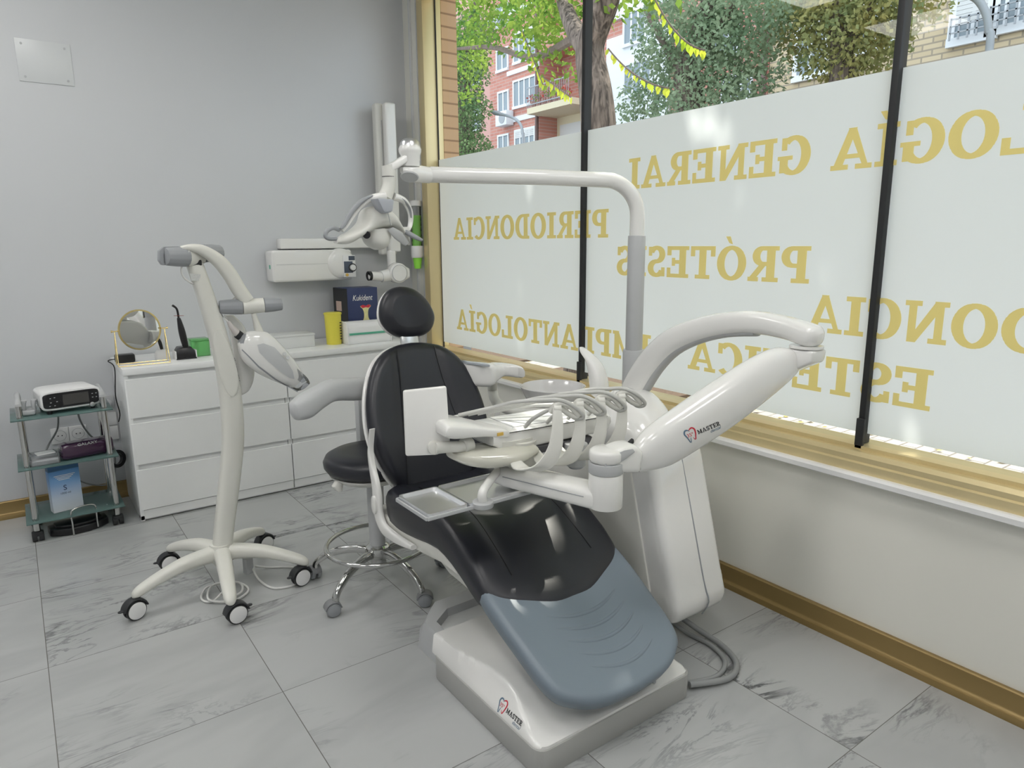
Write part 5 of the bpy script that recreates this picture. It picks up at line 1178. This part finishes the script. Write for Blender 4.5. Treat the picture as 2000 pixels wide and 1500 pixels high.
zr = [(.062, .272), (.302, .512), (.542, .735)]
for c, (xa, xb) in enumerate(((DX0+.006, mid-.003), (mid+.003, DX1-.006))):
    for r_, (za, zb) in enumerate(zr):
        s = MB().prism([(xa, DY, za), (xa, DY, zb), (xa, DY+.004, zb+.002), (xa, DY+.018, zb-.006), (xa, DY+.018, za)], (xb-xa, 0, 0))
        obj('drawer_front', s, LAMIN, cd_)
        obj('grip_rail', MB().b6(xa+.012, xb-.012, DY+.020, DY+.03, zb-.02, zb+.028), LAMIN, cd_)

# ------------------------------------------------------------------ things on the chest
TZ_ = DT+.0005
def on(px, y): return px
# mirror
mc = ay(273, 644, 3.90); mr = .098
mi = thing('vanity_mirror', 'round tabletop mirror in a thin gold wire frame at the left end of the chest', 'mirror', (mc.x, 3.90, TZ_))
mn = V(.22, -1, .04).normalized()
obj('mirror_frame', MB().lathe([(mr-.004, -.005), (mr+.003, -.005), (mr+.004, 0), (mr+.003, .005), (mr-.004, .005), (mr-.004, -.005)], mc, mn, 56), BRASS, mi)
obj('mirror_glass', MB().lathe([(0, -.003), (mr-.003, -.003), (mr-.003, .002), (0, .002)], mc, mn, 56), MIRR, mi)
for sd in (-1, 1):
    xx = mc.x+sd*(mr+.014); bz = TZ_+.004
    obj('stand_wire', MB().tube([(xx+sd*.004, 3.855, bz), (xx, 3.90, mc.z), (xx+sd*.004, 3.945, bz)], .0022, 8, 1), BRASS, mi)
    obj('pivot', MB().cyl((xx-sd*.014, 3.90, mc.z), (xx+sd*.008, 3.90, mc.z), .003, n=10).cyl((xx+sd*.008, 3.90, mc.z), (xx+sd*.016, 3.90, mc.z), .006, n=12), BRASS, mi)
xa, xb = mc.x-mr-.018, mc.x+mr+.018
obj('base_wire', MB().tube([(xa, 3.855, TZ_+.003), (xb, 3.855, TZ_+.003), (xb, 3.945, TZ_+.003), (xa, 3.945, TZ_+.003)], .0022, 8, 1, True), BRASS, mi)
pb = ay(243, 694, 4.02)
pbt = thing('power_adapter', 'black power adapter with a thin black cable behind the mirror', 'adapter', (pb.x, 4.02, TZ_))
obj('brick', MB().b6(pb.x-.045, pb.x+.045, 3.99, 4.05, TZ_, TZ_+.042, .008), BLACK, pbt)
obj('cable', MB().tube([(pb.x-.04, 4.02, TZ_+.02), (pb.x-.075, 4.03, TZ_+.012), (DX0-.012, 4.02, .765), (DX0-.022, 4.03, .62), (DX0-.010, 4.06, .52), (DX0-.018, 4.08, .47)], .0028, 8, 6), BLACK, pbt)
# white handpiece in white dock
sx = ay(317, 695, 4.0).x
sc_ = thing('cordless_handpiece', 'slim white and black cordless handpiece standing in a white dock just behind the mirror', 'handpiece', (sx, 4.0, TZ_))
obj('dock', MB().loft([(V(sx, 4.0, TZ_), V(.036, 0, 0), V(0, .035, 0), 3), (V(sx, 4.0, TZ_+.03), V(.034, 0, 0), V(0, .033, 0), 3), (V(sx, 4.0, TZ_+.05), V(.024, 0, 0), V(0, .022, 0), 2.6), (V(sx, 4.0, TZ_+.054), V(.01, 0, 0), V(0, .01, 0), 2)], 26, True, 3), PWHITE, sc_)
obj('handle', MB().tube([(sx-.002, 4.0, TZ_+.045), (sx-.006, 4.0, TZ_+.09), (sx-.016, 4.0, TZ_+.14), (sx-.024, 4.0, TZ_+.20), (sx-.030, 4.0, TZ_+.235)], [.013, .014, .009, .005, .003], 16, 4), PWHITE, sc_)
obj('grip', MB().tube([(sx-.001, 3.991, TZ_+.055), (sx-.006, 3.99, TZ_+.09), (sx-.012, 3.992, TZ_+.115)], [.008, .009, .005], 12, 4), BLACK, sc_, 'black grip')
obj('tip', MB().cyl((sx-.030, 4.0, TZ_+.235), (sx-.032, 4.0, TZ_+.245), .0035, n=10), STEEL, sc_)
# black curing light
kx = ay(360, 688, 3.97).x
cl = thing('curing_light', 'black dental curing light with bent tip standing in a black charging dock', 'curing light', (kx, 3.97, TZ_))
obj('dock', MB().prism([(kx-.047, 3.92, TZ_+.006), (kx+.047, 3.92, TZ_+.006), (kx+.045, 3.925, TZ_+.040), (kx+.030, 3.93, TZ_+.062), (kx-.030, 3.93, TZ_+.062), (kx-.045, 3.925, TZ_+.040)], (0, .08, 0), .005).b6(kx-.05, kx+.05, 3.917, 4.005, TZ_, TZ_+.007, .002), BLACK, cl)
obj('dock_rim', MB().b6(kx-.052, kx-.047, 3.918, 4.004, TZ_, TZ_+.045, .002), PWHITE, cl)
obj('dock_rim', MB().b6(kx+.047, kx+.052, 3.918, 4.004, TZ_, TZ_+.045, .002), PWHITE, cl)
hx = kx-.004
obj('body', MB().loft([(V(hx+.012, 3.96, TZ_+.055), V(.014, 0, 0), V(0, .014, 0), 2.3), (V(hx+.006, 3.96, TZ_+.10), V(.017, 0, 0), V(0, .017, 0), 2.3), (V(hx, 3.96, TZ_+.15), V(.0165, 0, 0), V(0, .017, 0), 2.3), (V(hx-.006, 3.96, TZ_+.20), V(.011, 0, 0), V(0, .011, 0), 2.2), (V(hx-.008, 3.96, TZ_+.215), V(.008, 0, 0), V(0, .008, 0), 2)], 22, True, 4), BLACK, cl)
obj('light_rod', MB().tube([(hx-.008, 3.96, TZ_+.215), (hx-.010, 3.96, TZ_+.25), (hx-.016, 3.96, TZ_+.268), (hx-.032, 3.958, TZ_+.282)], [.0055, .0055, .0055, .006], 12, 5), BLACK, cl)
obj('shield', MB().lathe([(0, 0), (.024, 0), (.024, .002), (0, .002)], (hx-.006, 3.96, TZ_+.225), (.05, .1, 1), 24), mat('amber shield edge', (.35, .10, .08), .2), cl, 'amber light shield')
# green box
gx = ay(391, 685, 4.0).x
gb = thing('glove_tip_box', 'small green clear plastic box of white refills beside the curing light', 'box', (gx, 4.02, TZ_))
obj('box', MB().b6(gx-.045, gx+.045, 3.97, 4.07, TZ_, TZ_+.082, .003), CLEARG, gb)
obj('lid', MB().b6(gx-.047, gx+.047, 3.968, 4.072, TZ_+.083, TZ_+.093, .002), CLEARG, gb)
obj('refill_stack', MB().b6(gx-.015, gx+.036, 3.974, 4.06, TZ_+.03, TZ_+.078, .002), PWHITE, gb)
# long flat box
fx0 = ay(490, 670, 4.03).x; fx1 = 1.41
tag(obj('storage_box', MB().b6(fx0, fx1, 3.95, 4.10, TZ_, TZ_+.066, .002).b6(fx0-.003, fx1+.003, 3.947, 4.103, TZ_+.066, TZ_+.078, .002), PANEL), 'long flat pale grey box lying on the chest left of the yellow cup', 'box')
# yellow cup
yx = 1.535
cup = thing('sharps_container', 'yellow plastic disposal cup standing left of the navy box', 'container', (yx, 3.97, TZ_))
obj('cup', MB().lathe([(0, 0), (.043, 0), (.044, .003), (.049, .175), (.049, .183), (.045, .183), (.040, .005), (0, .005)], (yx, 3.97, TZ_), (0, 0, 1), 36), YEL, cup)
obj('rim', MB().lathe([(.046, .176), (.052, .176), (.053, .186), (.047, .189), (0, .189)], (yx, 3.97, TZ_), (0, 0, 1), 36), YEL, cup)
obj('printed_text', text_mb('24', V(yx-.036, 3.938, TZ_+.150), V(1, -.5, 0).normalized(), V(0, 0, 1), height=.012), INK, cup, recalc=False)
for k in range(7): obj('printed_mark', MB().b6(yx+.024, yx+.034, 3.927, 3.930, TZ_+.03+.016*k, TZ_+.036+.016*k), INK, cup)
# navy carton
q0 = ay(682, 648, 4.02).x; q1 = ay(740, 640, 4.02).x
kb = thing('product_carton', 'tall navy carton printed with white lettering and an apple core', 'carton', ((q0+q1)/2, 4.10, TZ_))
kz = ay(710, 562, 4.02).z
obj('carton', MB().prism([(q0, 4.02, TZ_), (q1, 4.02, TZ_), (q1+.012, 4.19, TZ_), (q0-.02, 4.19, TZ_)], (0, 0, kz-TZ_), .001), NAVY, kb)
obj('side_panel', MB().prism([(q0-.001, 4.02, TZ_+.001), (q0-.0205, 4.188, TZ_+.001), (q0-.0225, 4.188, TZ_+.001), (q0-.003, 4.019, TZ_+.001)], (0, 0, kz-TZ_-.003)), BLACK, kb, 'black side panel')
cw = q1-q0
obj('brand_text', text_mb('Kukident', V(q0+cw*.17, 4.0185, TZ_+.245), V(1, 0, 0), V(0, 0, 1), width=cw*.66, height=.034, shear=.25), PWHITE, kb, recalc=False)
ac_ = V(q0+cw*.58, 4.018, TZ_+.155)
core = catmull([V(-.040, .060, 0), V(-.018, .068, 0), V(0, .062, 0), V(.022, .070, 0), V(.040, .060, 0), V(.022, .040, 0), V(.016, .012, 0), (.018, -.02, 0), (.030, -.045, 0), (.034, -.062, 0), (0, -.072, 0), (-.034, -.062, 0), (-.028, -.045, 0), (-.016, -.02, 0), (-.014, .012, 0), (-.022, .040, 0)], 4, True)
obj('apple_picture', MB().prism([ac_+V(p.x*.9, 0, p.y*.9) for p in core], (0, -.0006, 0)), mat('pale apple flesh print', (.78, .74, .36), .5, noise=.15, nscale=60), kb, 'apple core picture')
obj('apple_picture', MB().prism([ac_+V(a*.9, -.0008, b*.9) for a, b in ((-.040, .062), (-.02, .070), (0, .062), (.022, .071), (.040, .061), (.022, .048), (0, .052), (-.022, .047))], (0, -.0004, 0)), RED, kb, 'red apple skin')
obj('photo_print', MB().add([(q0-.0115, 4.09, TZ_+.18), (q0-.0195, 4.155, TZ_+.18), (q0-.0195, 4.155, TZ_+.24), (q0-.0115, 4.09, TZ_+.24)], [[0, 1, 2, 3]]), PINK, kb)
# white dispenser with green stripe
d0 = ay(674, 665, 3.93).x; d1 = d0+.27
dp = thing('film_dispenser', 'white rounded dispenser box with a green stripe in front of the navy carton', 'dispenser', ((d0+d1)/2, 3.95, TZ_))
pf = [(3.875, 0), (3.870, .02), (3.872, .10), (3.88, .122), (3.905, .130), (3.96, .130), (3.985, .12), (3.995, .09), (3.995, 0)]
obj('body', MB().prism([(d0, y, TZ_+z) for y, z in pf], (d1-d0, 0, 0), .003), PWHITE, dp)
obj('end_plate', MB().prism([(d0-.008, y-(.005 if y < 3.9 else -.003), TZ_+z*1.03) for y, z in pf], (.007, 0, 0), .002), PWHITE, dp)
obj('end_plate', MB().prism([(d1+.001, y-(.005 if y < 3.9 else -.003), TZ_+z*1.03) for y, z in pf], (.007, 0, 0), .002), PWHITE, dp)
obj('stripe', MB().b6(d0+.005, d1-.005, 3.866, 3.873, TZ_+.055, TZ_+.067, .001), GREEN, dp, 'green stripe')

# ------------------------------------------------------------------ on the back wall
def wq(px, py, y=YB): return ay(px, py, y)
ap = thing('access_panel', 'white screwed access panel high on the back wall', 'access panel', (.27, YB, 2.26))
c4 = [wq(28, 78), wq(138, 85), wq(142, 168), wq(38, 158)]
xa, xb, za, zb = .158, .385, 2.162, 2.356
obj('panel', MB().b6(xa, xb, YB-.004, YB, za, zb, .001), mat('panel paint', (.69, .71, .72), .35), ap)
for x in (xa+.025, xb-.025):
    for z in (za+.022, zb-.022): obj('screw', MB().cyl((x, YB-.007, z), (x, YB-.004, z), .005, n=12), LGREY, ap)
xr = thing('dental_x_ray_unit', 'white wall mounted dental x-ray unit with control box and folded arm', 'x-ray unit', (1.6, YB, 1.16))
def wbox(px0, py0, px1, py1, ya, yb_2, bev, name, m, seg=3, label=None):
    a, b = ay(px0, py0, ya), ay(px1, py1, ya); return obj(name, MB().b6(min(a.x, b.x), max(a.x, b.x), ya, yb_2, min(a.z, b.z), max(a.z, b.z), bev, seg), m, xr, label)
wbox(547, 466, 745, 484, 4.20, YB, .006, 'mounting_bar', WHITE)
cbx = wbox(530, 489, 690, 546, 4.13, YB-.01, .016, 'control_box', WHITE)
q = ay(667, 515, 4.12)
obj('control_dome', MB().lathe([(0, 0), (.060, 0), (.082, .008), (.092, .02), (.094, .045), (0, .045)], V(q.x+.004, 4.113, q.z), (0, 1, 0), 44), WHITE, xr)
kq = ay(683, 520, 4.105)
obj('keypad', MB().b6(kq.x-.040, kq.x+.040, 4.106, 4.114, kq.z-.066, kq.z+.066, .003), PWHITE, xr)
obj('keypad_print', MB().b6(kq.x-.036, kq.x+.020, 4.104, 4.107, kq.z-.040, kq.z+.030, .001).b6(kq.x-.004, kq.x+.036, 4.104, 4.107, kq.z+.036, kq.z+.062, .001), mat('dark blue grey keypad print', (.07, .09, .13), .4), xr)
obj('knob', MB().cyl((kq.x+.018, 4.09, kq.z-.008), (kq.x+.018, 4.108, kq.z-.008), .018, n=28, bev=.003), PWHITE, xr)
obj('knob_dial', MB().lathe([(.020, 0), (.026, 0), (.026, .002), (.020, .002)], (kq.x+.018, 4.103, kq.z-.008), (0, 1, 0), 28), BLACK, xr)
obj('trigger_button', MB().cyl((kq.x-.020, 4.100, kq.z-.052), (kq.x-.020, 4.108, kq.z-.052), .009, n=16), ORANGE, xr, 'amber button')
sw_ = ay(532, 522, 4.14); obj('power_switch', MB().b6(sw_.x-.002, sw_.x+.004, 4.17, 4.20, sw_.z-.012, sw_.z+.012, .001), GREEN, xr, 'green power switch')
obj('side_line', MB().b6(ay(540, 517, 4.128).x, ay(640, 517, 4.128).x, 4.1285, 4.131, ay(600, 516, 4.13).z, ay(600, 516, 4.13).z+.0015), LGREY, xr)
# folded vertical arm
va = [ay(738, 198, 4.10), ay(774, 198, 4.10)]; vb = ay(756, 492, 4.10)
obj('arm', MB().b6(va[0].x, va[1].x-.015, 4.14, 4.20, vb.z-.02, va[0].z, .014, 4), WARM, xr)
obj('arm', MB().b6(va[0].x+.040, va[1].x-.012, 4.085, 4.14, vb.z, va[0].z-.0, .012, 4), WHITE, xr)
obj('arm_slot', MB().b6(va[0].x+.034, va[0].x+.039, 4.137, 4.141, vb.z, va[0].z-.10), LGREY, xr)
hq = ay(775, 533, 4.06)
obj('arm_joint', MB().b6(ay(768, 500, 4.08).x-.024, ay(768, 500, 4.08).x+.026, 4.085, 4.13, hq.z+.03, vb.z+.01, .012, 3), WHITE, xr)
obj('tube_head', MB().lathe([(0, 0), (.050, 0), (.062, .010), (.064, .03), (.064, .06), (.055, .075), (0, .08)], V(hq.x, 4.02, hq.z), (0, 1, 0), 40), WHITE, xr)
obj('tube_head', MB().loft([(V(hq.x, 4.07, hq.z), V(0, .040, 0), V(0, 0, .062), 3), (V(hq.x+.055, 4.07, hq.z-.003), V(0, .036, 0), V(0, 0, .046), 3), (V(hq.x+.082, 4.07, hq.z-.004), V(0, .03, 0), V(0, 0, .034), 3)], 26, True, 3), WHITE, xr)
obj('head_ring', MB().lathe([(.050, -.001), (.052, -.001), (.052, .002), (.050, .002)], V(hq.x, 4.02, hq.z), (0, 1, 0), 40), GREYP, xr)
c1 = ay(752, 540, 4.07); c2 = ay(722, 539, 4.05)
obj('cone', MB().cyl((hq.x-.04, 4.07, hq.z-.010), (c1.x-.03, 4.065, c1.z), .040, .036, 30).cyl((c1.x-.03, 4.065, c1.z), (c2.x+.004, 4.055, c2.z), .030, .028, 30), WHITE, xr)
obj('cone_end', MB().lathe([(0, 0), (.022, 0), (.022, -.01), (.029, -.012), (.029, .006), (0, .006)], V(c2.x+.004, 4.055, c2.z), (1, .08, 0), 28), BLACK, xr, 'black cone mouth')
# cup dispenser in the corner
cdq = V(2.19, 4.16, 0); zt_ = wq(833, 392, 4.16).z; zm = wq(833, 478, 4.16).z; zl = wq(833, 523, 4.16).z
ccx = ay(832, 450, 4.10).x
cdn = thing('cup_dispenser', 'clear tube dispenser of lime green plastic cups in the corner by the window frame', 'cup dispenser', (min(ccx, 2.185), 4.10, zl))
ccx = min(ccx, 2.185); zt_ = ay(830, 392, 4.1).z; zm = ay(832, 480, 4.1).z; zm2 = ay(832, 503, 4.1).z; zl = ay(832, 524, 4.1).z
obj('tube', MB().lathe([(.033, zm-.01), (.034, zm-.01), (.034, zt_-.03), (.033, zt_-.03)], (ccx, 4.10, 0), (0, 0, 1), 30), CLEAR, cdn)
obj('cap', MB().lathe([(0, zt_-.035), (.036, zt_-.035), (.037, zt_-.03), (.037, zt_-.002), (0, zt_)], (ccx, 4.10, 0), (0, 0, 1), 30), PWHITE, cdn)
obj('collar', MB().lathe([(0, zm2), (.037, zm2), (.040, zm2+.004), (.040, zm-.004), (.037, zm), (0, zm)], (ccx, 4.10, 0), (0, 0, 1), 30).b6(ccx-.02, XW, 4.08, 4.12, zm2+.01, zm-.01, .002), PWHITE, cdn)
for k in range(9):
    z = zl+.02+k*.028 if k else zl
    if zm2-.02 < z < zm-.02 and k not in (0,): z = z
    tag(obj('cup', MB().lathe([(0, 0), (.022, 0), (.0305, .075), (.032, .075), (.0305, .070), (.0215, .003), (0, .003)], (ccx, 4.10, zl+k*.033 if k else zl), (0, 0, 1), 26), LIME), 'lime green plastic cup nested in the clear corner dispenser', 'cup', 'cups nested in the dispenser')
# wall sockets
so_ = thing('wall_socket', 'double white wall socket low on the back wall behind the trolley', 'socket', (.155, YB, .39))
for k, x in enumerate((.115, .197)):
    obj('socket_plate', MB().b6(x-.040, x+.040, YB-.008, YB, .352, .436, .002), PWHITE, so_)
    obj('socket_insert', MB().lathe([(.029, 0), (.027, 0), (.026, .006), (0, .006)], (x, YB-.0085, .394), (0, 1, 0), 30), LGREY, so_)
    obj('contact', MB().cyl((x-.009, YB-.009, .394), (x-.009, YB-.002, .394), .003, n=8), BLACK, so_); obj('contact', MB().cyl((x+.009, YB-.009, .394), (x+.009, YB-.002, .394), .003, n=8), BLACK, so_)
so2 = thing('wall_socket', 'white wall socket with plugs beside the left side of the chest', 'socket', (.345, YB, .42))
for k, z in enumerate((.37, .45)):
    obj('socket_plate', MB().b6(.315, .385, YB-.010, YB, z-.038, z+.038, .002), PWHITE, so2)
obj('plug', MB().cyl((.35, YB-.045, .545), (.35, YB-.008, .545), .018, n=20, bev=.003).b6(.318, .382, YB-.012, YB, .51, .58, .003), LGREY, so2)
tag(obj('cable_reel', MB().lathe([(.030, -.012), (.048, -.012), (.048, .012), (.030, .012), (.030, -.012)], (.345, 4.12, .262), (.5, -.85, .1), 32), BLACK), 'black round coil hanging beside the left side of the chest', 'coil')
tag(obj('hanging_cable', MB().tube([(.345, 4.15, .30), (.33, 4.10, .20), (.31, 4.16, .13), (.27, 4.22, .10), (.18, 4.22, .14), (.10, 4.2, .24)], .004, 8, 6), CABG), 'grey cable drooping behind the lower trolley shelf', 'cable')
tag(obj('hanging_cable', MB().tube([(.345, 4.20, .545), (.30, 4.14, .62), (.24, 4.12, .63), (.20, 4.10, .54), (.235, 4.12, .42), (.30, 4.16, .34), (.32, 4.2, .30)], .0045, 8, 6), CABG), 'grey cable looping down from the plug behind the right trolley post', 'cable')
tag(obj('hanging_cable', MB().tube([(.10, 4.08, .60), (.115, 4.12, .56), (.105, 4.16, .46), (.06, 4.18, .38), (.04, 4.12, .345), (.09, 4.02, .372)], .0045, 8, 6), CABG), 'grey cable hanging from the console down to the middle trolley shelf', 'cable')

# ------------------------------------------------------------------ glass trolley
TR = thing('glass_trolley', 'small three tier trolley with sea green glass shelves and chrome posts', 'trolley', (.125, 3.95, 0))
TX0, TX1, TY0, TY1 = -.078, .330, 3.788, 4.115
for z in (.600, .364, .102):
    obj('shelf', MB().b6(TX0, TX1, TY0, TY1, z-.003, z+.003, .001), SHELFG, TR)
for x, xs_ in ((-.040, -1), (.295, 1)):
    for y in (3.83, 4.07):
        obj('post', MB().cyl((x, y, .055), (x, y, .66), .0135, n=20).cyl((x, y, .045), (x, y, .058), .008, n=12), CHROME, TR)
        o = obj('castor', MB().b6(x-.022, x+.022, y-.020, y+.020, .028, .052, .008).cyl((x-.024, y+.004, .026), (x-.004, y+.004, .026), .025, n=24, bev=.003).cyl((x+.004, y+.004, .026), (x+.024, y+.004, .026), .025, n=24, bev=.003), RUB, TR)
    obj('handle', MB().loft([(V(x, 3.825, .655), V(.014, 0, 0), V(0, 0, .016), 2.6), (V(x, 3.86, .675), V(.012, 0, 0), V(0, 0, .016), 2.6), (V(x, 3.95, .680), V(.011, 0, 0), V(0, 0, .013), 2.6), (V(x, 4.04, .675), V(.012, 0, 0), V(0, 0, .016), 2.6), (V(x, 4.075, .655), V(.014, 0, 0), V(0, 0, .016), 2.6)], 20, True, 4), LGREY, TR)
# console on the top shelf
rzc = math.radians(9)
def rp(cx, cy, pts, z0=0, a=rzc): return [(cx+x*math.cos(a)-y*math.sin(a), cy+x*math.sin(a)+y*math.cos(a), z0) for x, y in pts]
ccx_, ccy_ = .152, 3.935
U1 = V(math.cos(rzc), math.sin(rzc), 0); V1 = V(-math.sin(rzc), math.cos(rzc), 0); RZ = Matrix.Rotation(rzc, 3, 'Z')
co = thing('motor_console', 'white tabletop console with a black front display on the top trolley shelf', 'console', (ccx_, ccy_, .604))
ctr = V(ccx_, ccy_, .668)
obj('housing', MB().loft([(ctr+V1*(-.105), U1*.118, V(0, 0, .043), 6), (ctr+V1*(-.10), U1*.124, V(0, 0, .047), 6), (ctr+V1*.09, U1*.116, V(0, 0, .045), 6), (ctr+V1*.105, U1*.10, V(0, 0, .035), 5)], 44, True, 1), PWHITE, co, sharp=45)
obj('front_panel', MB().loft([(ctr+V1*(-.1065), U1*.116, V(0, 0, .036), 7), (ctr+V1*(-.109), U1*.113, V(0, 0, .034), 7)], 44), BLACK, co, 'black front panel')
obj('display', MB().box(ctr+V1*(-.1095)+U1*.018, (.108, .002, .050), .0, RZ), mat('grey lcd', (.07, .068, .066), .15), co)
for k, (a, b) in enumerate(((-.085, .014), (-.068, .016), (-.085, -.006), (-.060, -.004), (-.09, -.022), (-.07, -.022), (.088, .012), (.104, .012), (.088, -.006), (.104, -.006))):
    obj('button_mark', MB().box(ctr+V1*(-.1096)+U1*a+V(0, 0, b), (.006, .001, .003), 0, RZ), LGREY, co)
for a in (-.09, .09):
    obj('foot', MB().cyl(ctr+U1*a+V1*(-.08)+V(0, 0, -.064), ctr+U1*a+V1*(-.08)+V(0, 0, -.045), .010, n=14), BLACK, co)
    obj('foot', MB().cyl(ctr+U1*a+V1*(.08)+V(0, 0, -.064), ctr+U1*a+V1*(.08)+V(0, 0, -.043), .010, n=14), BLACK, co)
obj('jog_dial', MB().cyl(ctr+U1*.082+V1*(-.108)+V(0, 0, -.040), ctr+U1*.082+V1*(-.116)+V(0, 0, -.040), .011, n=20, bev=.002), STEEL, co)
hd_ = thing('handpiece_cradle', 'grey two horned handpiece cradle left of the console on the top trolley shelf', 'holder', (-.005, 3.90, .604))
obj('base', MB().b6(-.035, .022, 3.865, 3.94, .604, .628, .008, 3), LGREY, hd_)
for a in (-.018, .020): obj('horn', MB().loft([(V(a, 3.90, .622), V(.008, 0, 0), V(0, .020, 0), 2.5), (V(a-.002, 3.90, .650), V(.010, 0, 0), V(0, .024, 0), 2.5), (V(a+.002, 3.90, .672), V(.012, 0, 0), V(0, .020, 0), 2.3)], 18, True, 3), LGREY, hd_)
# middle shelf: clear box with white card, plum case
b1 = thing('clear_plastic_box', 'low clear plastic box with white contents at the left of the middle trolley shelf', 'box', (.03, 3.88, .368))
obj('box', MB().b6(-.028, .090, 3.82, 3.95, .3675, .408, .003), CLEAR, b1); obj('contents', MB().b6(-.022, .084, 3.826, 3.944, .369, .388, .002), PWHITE, b1)
tag(obj('label_card', MB().box((.035, 3.885, .4115), (.075, .055, .006), .002, Matrix.Rotation(.2, 3, 'Z')), PWHITE), 'small white pad lying on top of the clear box on the trolley', 'pad')
cs = thing('plum_case', 'glossy dark plum rounded case with grey lettering at the right of the middle trolley shelf', 'case', (.20, 3.89, .368))
c0 = V(.205, 3.885, .408)
cc_ = obj('shell', MB().loft([(c0-U1*.112, V1*.030, V(0, 0, .026), 3.5), (c0-U1*.108, V1*.040, V(0, 0, .036), 3.5), (c0-U1*.09, V1*.044, V(0, 0, .040), 4), (c0+U1*.09, V1*.044, V(0, 0, .040), 4), (c0+U1*.108, V1*.040, V(0, 0, .036), 3.5), (c0+U1*.112, V1*.030, V(0, 0, .026), 3.5)], 36, True, 1), PURP, cs, sharp=50)
obj('case_text', text_mb('GALAXY', c0-U1*.045+V1*(-.045)+V(0, 0, .024), U1, (V(0, 0, 1)+V1*.1).normalized(), width=.085, height=.013), LGREY, cs, recalc=False)
# bottom shelf: blue and white carton
bx1 = thing('paper_carton', 'upright blue and white carton marked S on the bottom trolley shelf', 'carton', (.10, 3.93, .105))
e0 = ay(108, 1003, 3.90); a_c = math.radians(12); Ux = V(math.cos(a_c), math.sin(a_c), 0); Vy = V(-math.sin(a_c), math.cos(a_c), 0)
bo = V(.035, 3.875, .1055)
def bfade():
    m = bpy.data.materials.new('blue fading to white print'); m.use_nodes = True; nt = m.node_tree; b = nt.nodes['Principled BSDF']; L_ = nt.links.new
    tc = N(nt, 'ShaderNodeTexCoord'); sp = N(nt, 'ShaderNodeSeparateXYZ'); L_(tc.outputs['Generated'], sp.inputs[0])
    cr = N(nt, 'ShaderNodeValToRGB'); e = cr.color_ramp.elements; e[0].position = 0; e[0].color = (.78, .80, .84, 1); e[1].position = 1; e[1].color = (.05, .16, .36, 1)
    for p, c in ((.30, (.62, .70, .84, 1)), (.62, (.23, .42, .72, 1)), (.88, (.12, .32, .66, 1)), (.90, (.04, .13, .26, 1))): q = e.new(p); q.color = c
    L_(sp.outputs[2], cr.inputs[0]); L_(cr.outputs[0], b.inputs['Base Color']); b.inputs['Roughness'].default_value = .4; return m
obj('carton', MB().prism([bo, bo+Ux*.13, bo+Ux*.13+Vy*.05, bo+Vy*.05], (0, 0, .232), .001), bfade(), bx1)
ft = bo-Vy*.0008
obj('carton_text', text_mb('S', ft+Ux*.054+V(0, 0, .105), Ux, V(0, 0, 1), height=.026), NAVY, bx1, recalc=False)
obj('carton_text', text_mb('1000 ml', ft+Ux*.040+V(0, 0, .086), Ux, V(0, 0, 1), height=.010), NAVY, bx1, recalc=False)
for k in range(4): obj('carton_print', MB().prism([ft+Ux*(.02+.006*k)+V(0, 0, .180-.007*k), ft+Ux*(.11-.008*k)+V(0, 0, .180-.007*k), ft+Ux*(.11-.008*k)+V(0, 0, .183-.007*k), ft+Ux*(.02+.006*k)+V(0, 0, .183-.007*k)], Vy*.0004), PWHITE, bx1)
# foot control on the floor
fc = thing('foot_control', 'black foot pedal with a chrome wire carrying handle on the floor before the trolley', 'foot pedal', (.13, 3.69, 0))
g0 = az(103, 1056, 0); g1 = az(218, 1028, 0); gu = (g1-g0).normalized(); gv = V(-gu.y, gu.x, 0); gc = (g0+g1)/2+gv*.07; hl = (g1-g0).length/2
pl = [(-1, -.02), (-.75, -.045), (-.3, -.068), (.3, -.068), (.75, -.045), (1, -.02), (1, .055), (-1, .055)]
obj('pedal_body', MB().prism([gc+gu*(a*hl)+gv*b+V(0, 0, .002) for a, b in pl], (0, 0, .036), .006, 3), BLACK, fc)
obj('pedal_plate', MB().prism([gc+gu*(a*hl*.8)+gv*(b*.8)+V(0, 0, .036) for a, b in pl], (0, 0, .014), .005, 3), BLACK, fc)
ha, hb_ = gc-gu*(hl*.30)-gv*.075, gc+gu*(hl*.55)-gv*.062
obj('wire_handle', MB().tube([ha+V(0, 0, .004), ha+V(0, 0, .06), ha+gu*.0+V(0, 0, .115), ha+gu*.014+V(0, 0, .132), ha.lerp(hb_, .5)+V(0, 0, .138), hb_-gu*.014+V(0, 0, .132), hb_+V(0, 0, .115), hb_+V(0, 0, .05), hb_+V(0, 0, .012)], .0042, 12, 5), CHROME, fc)
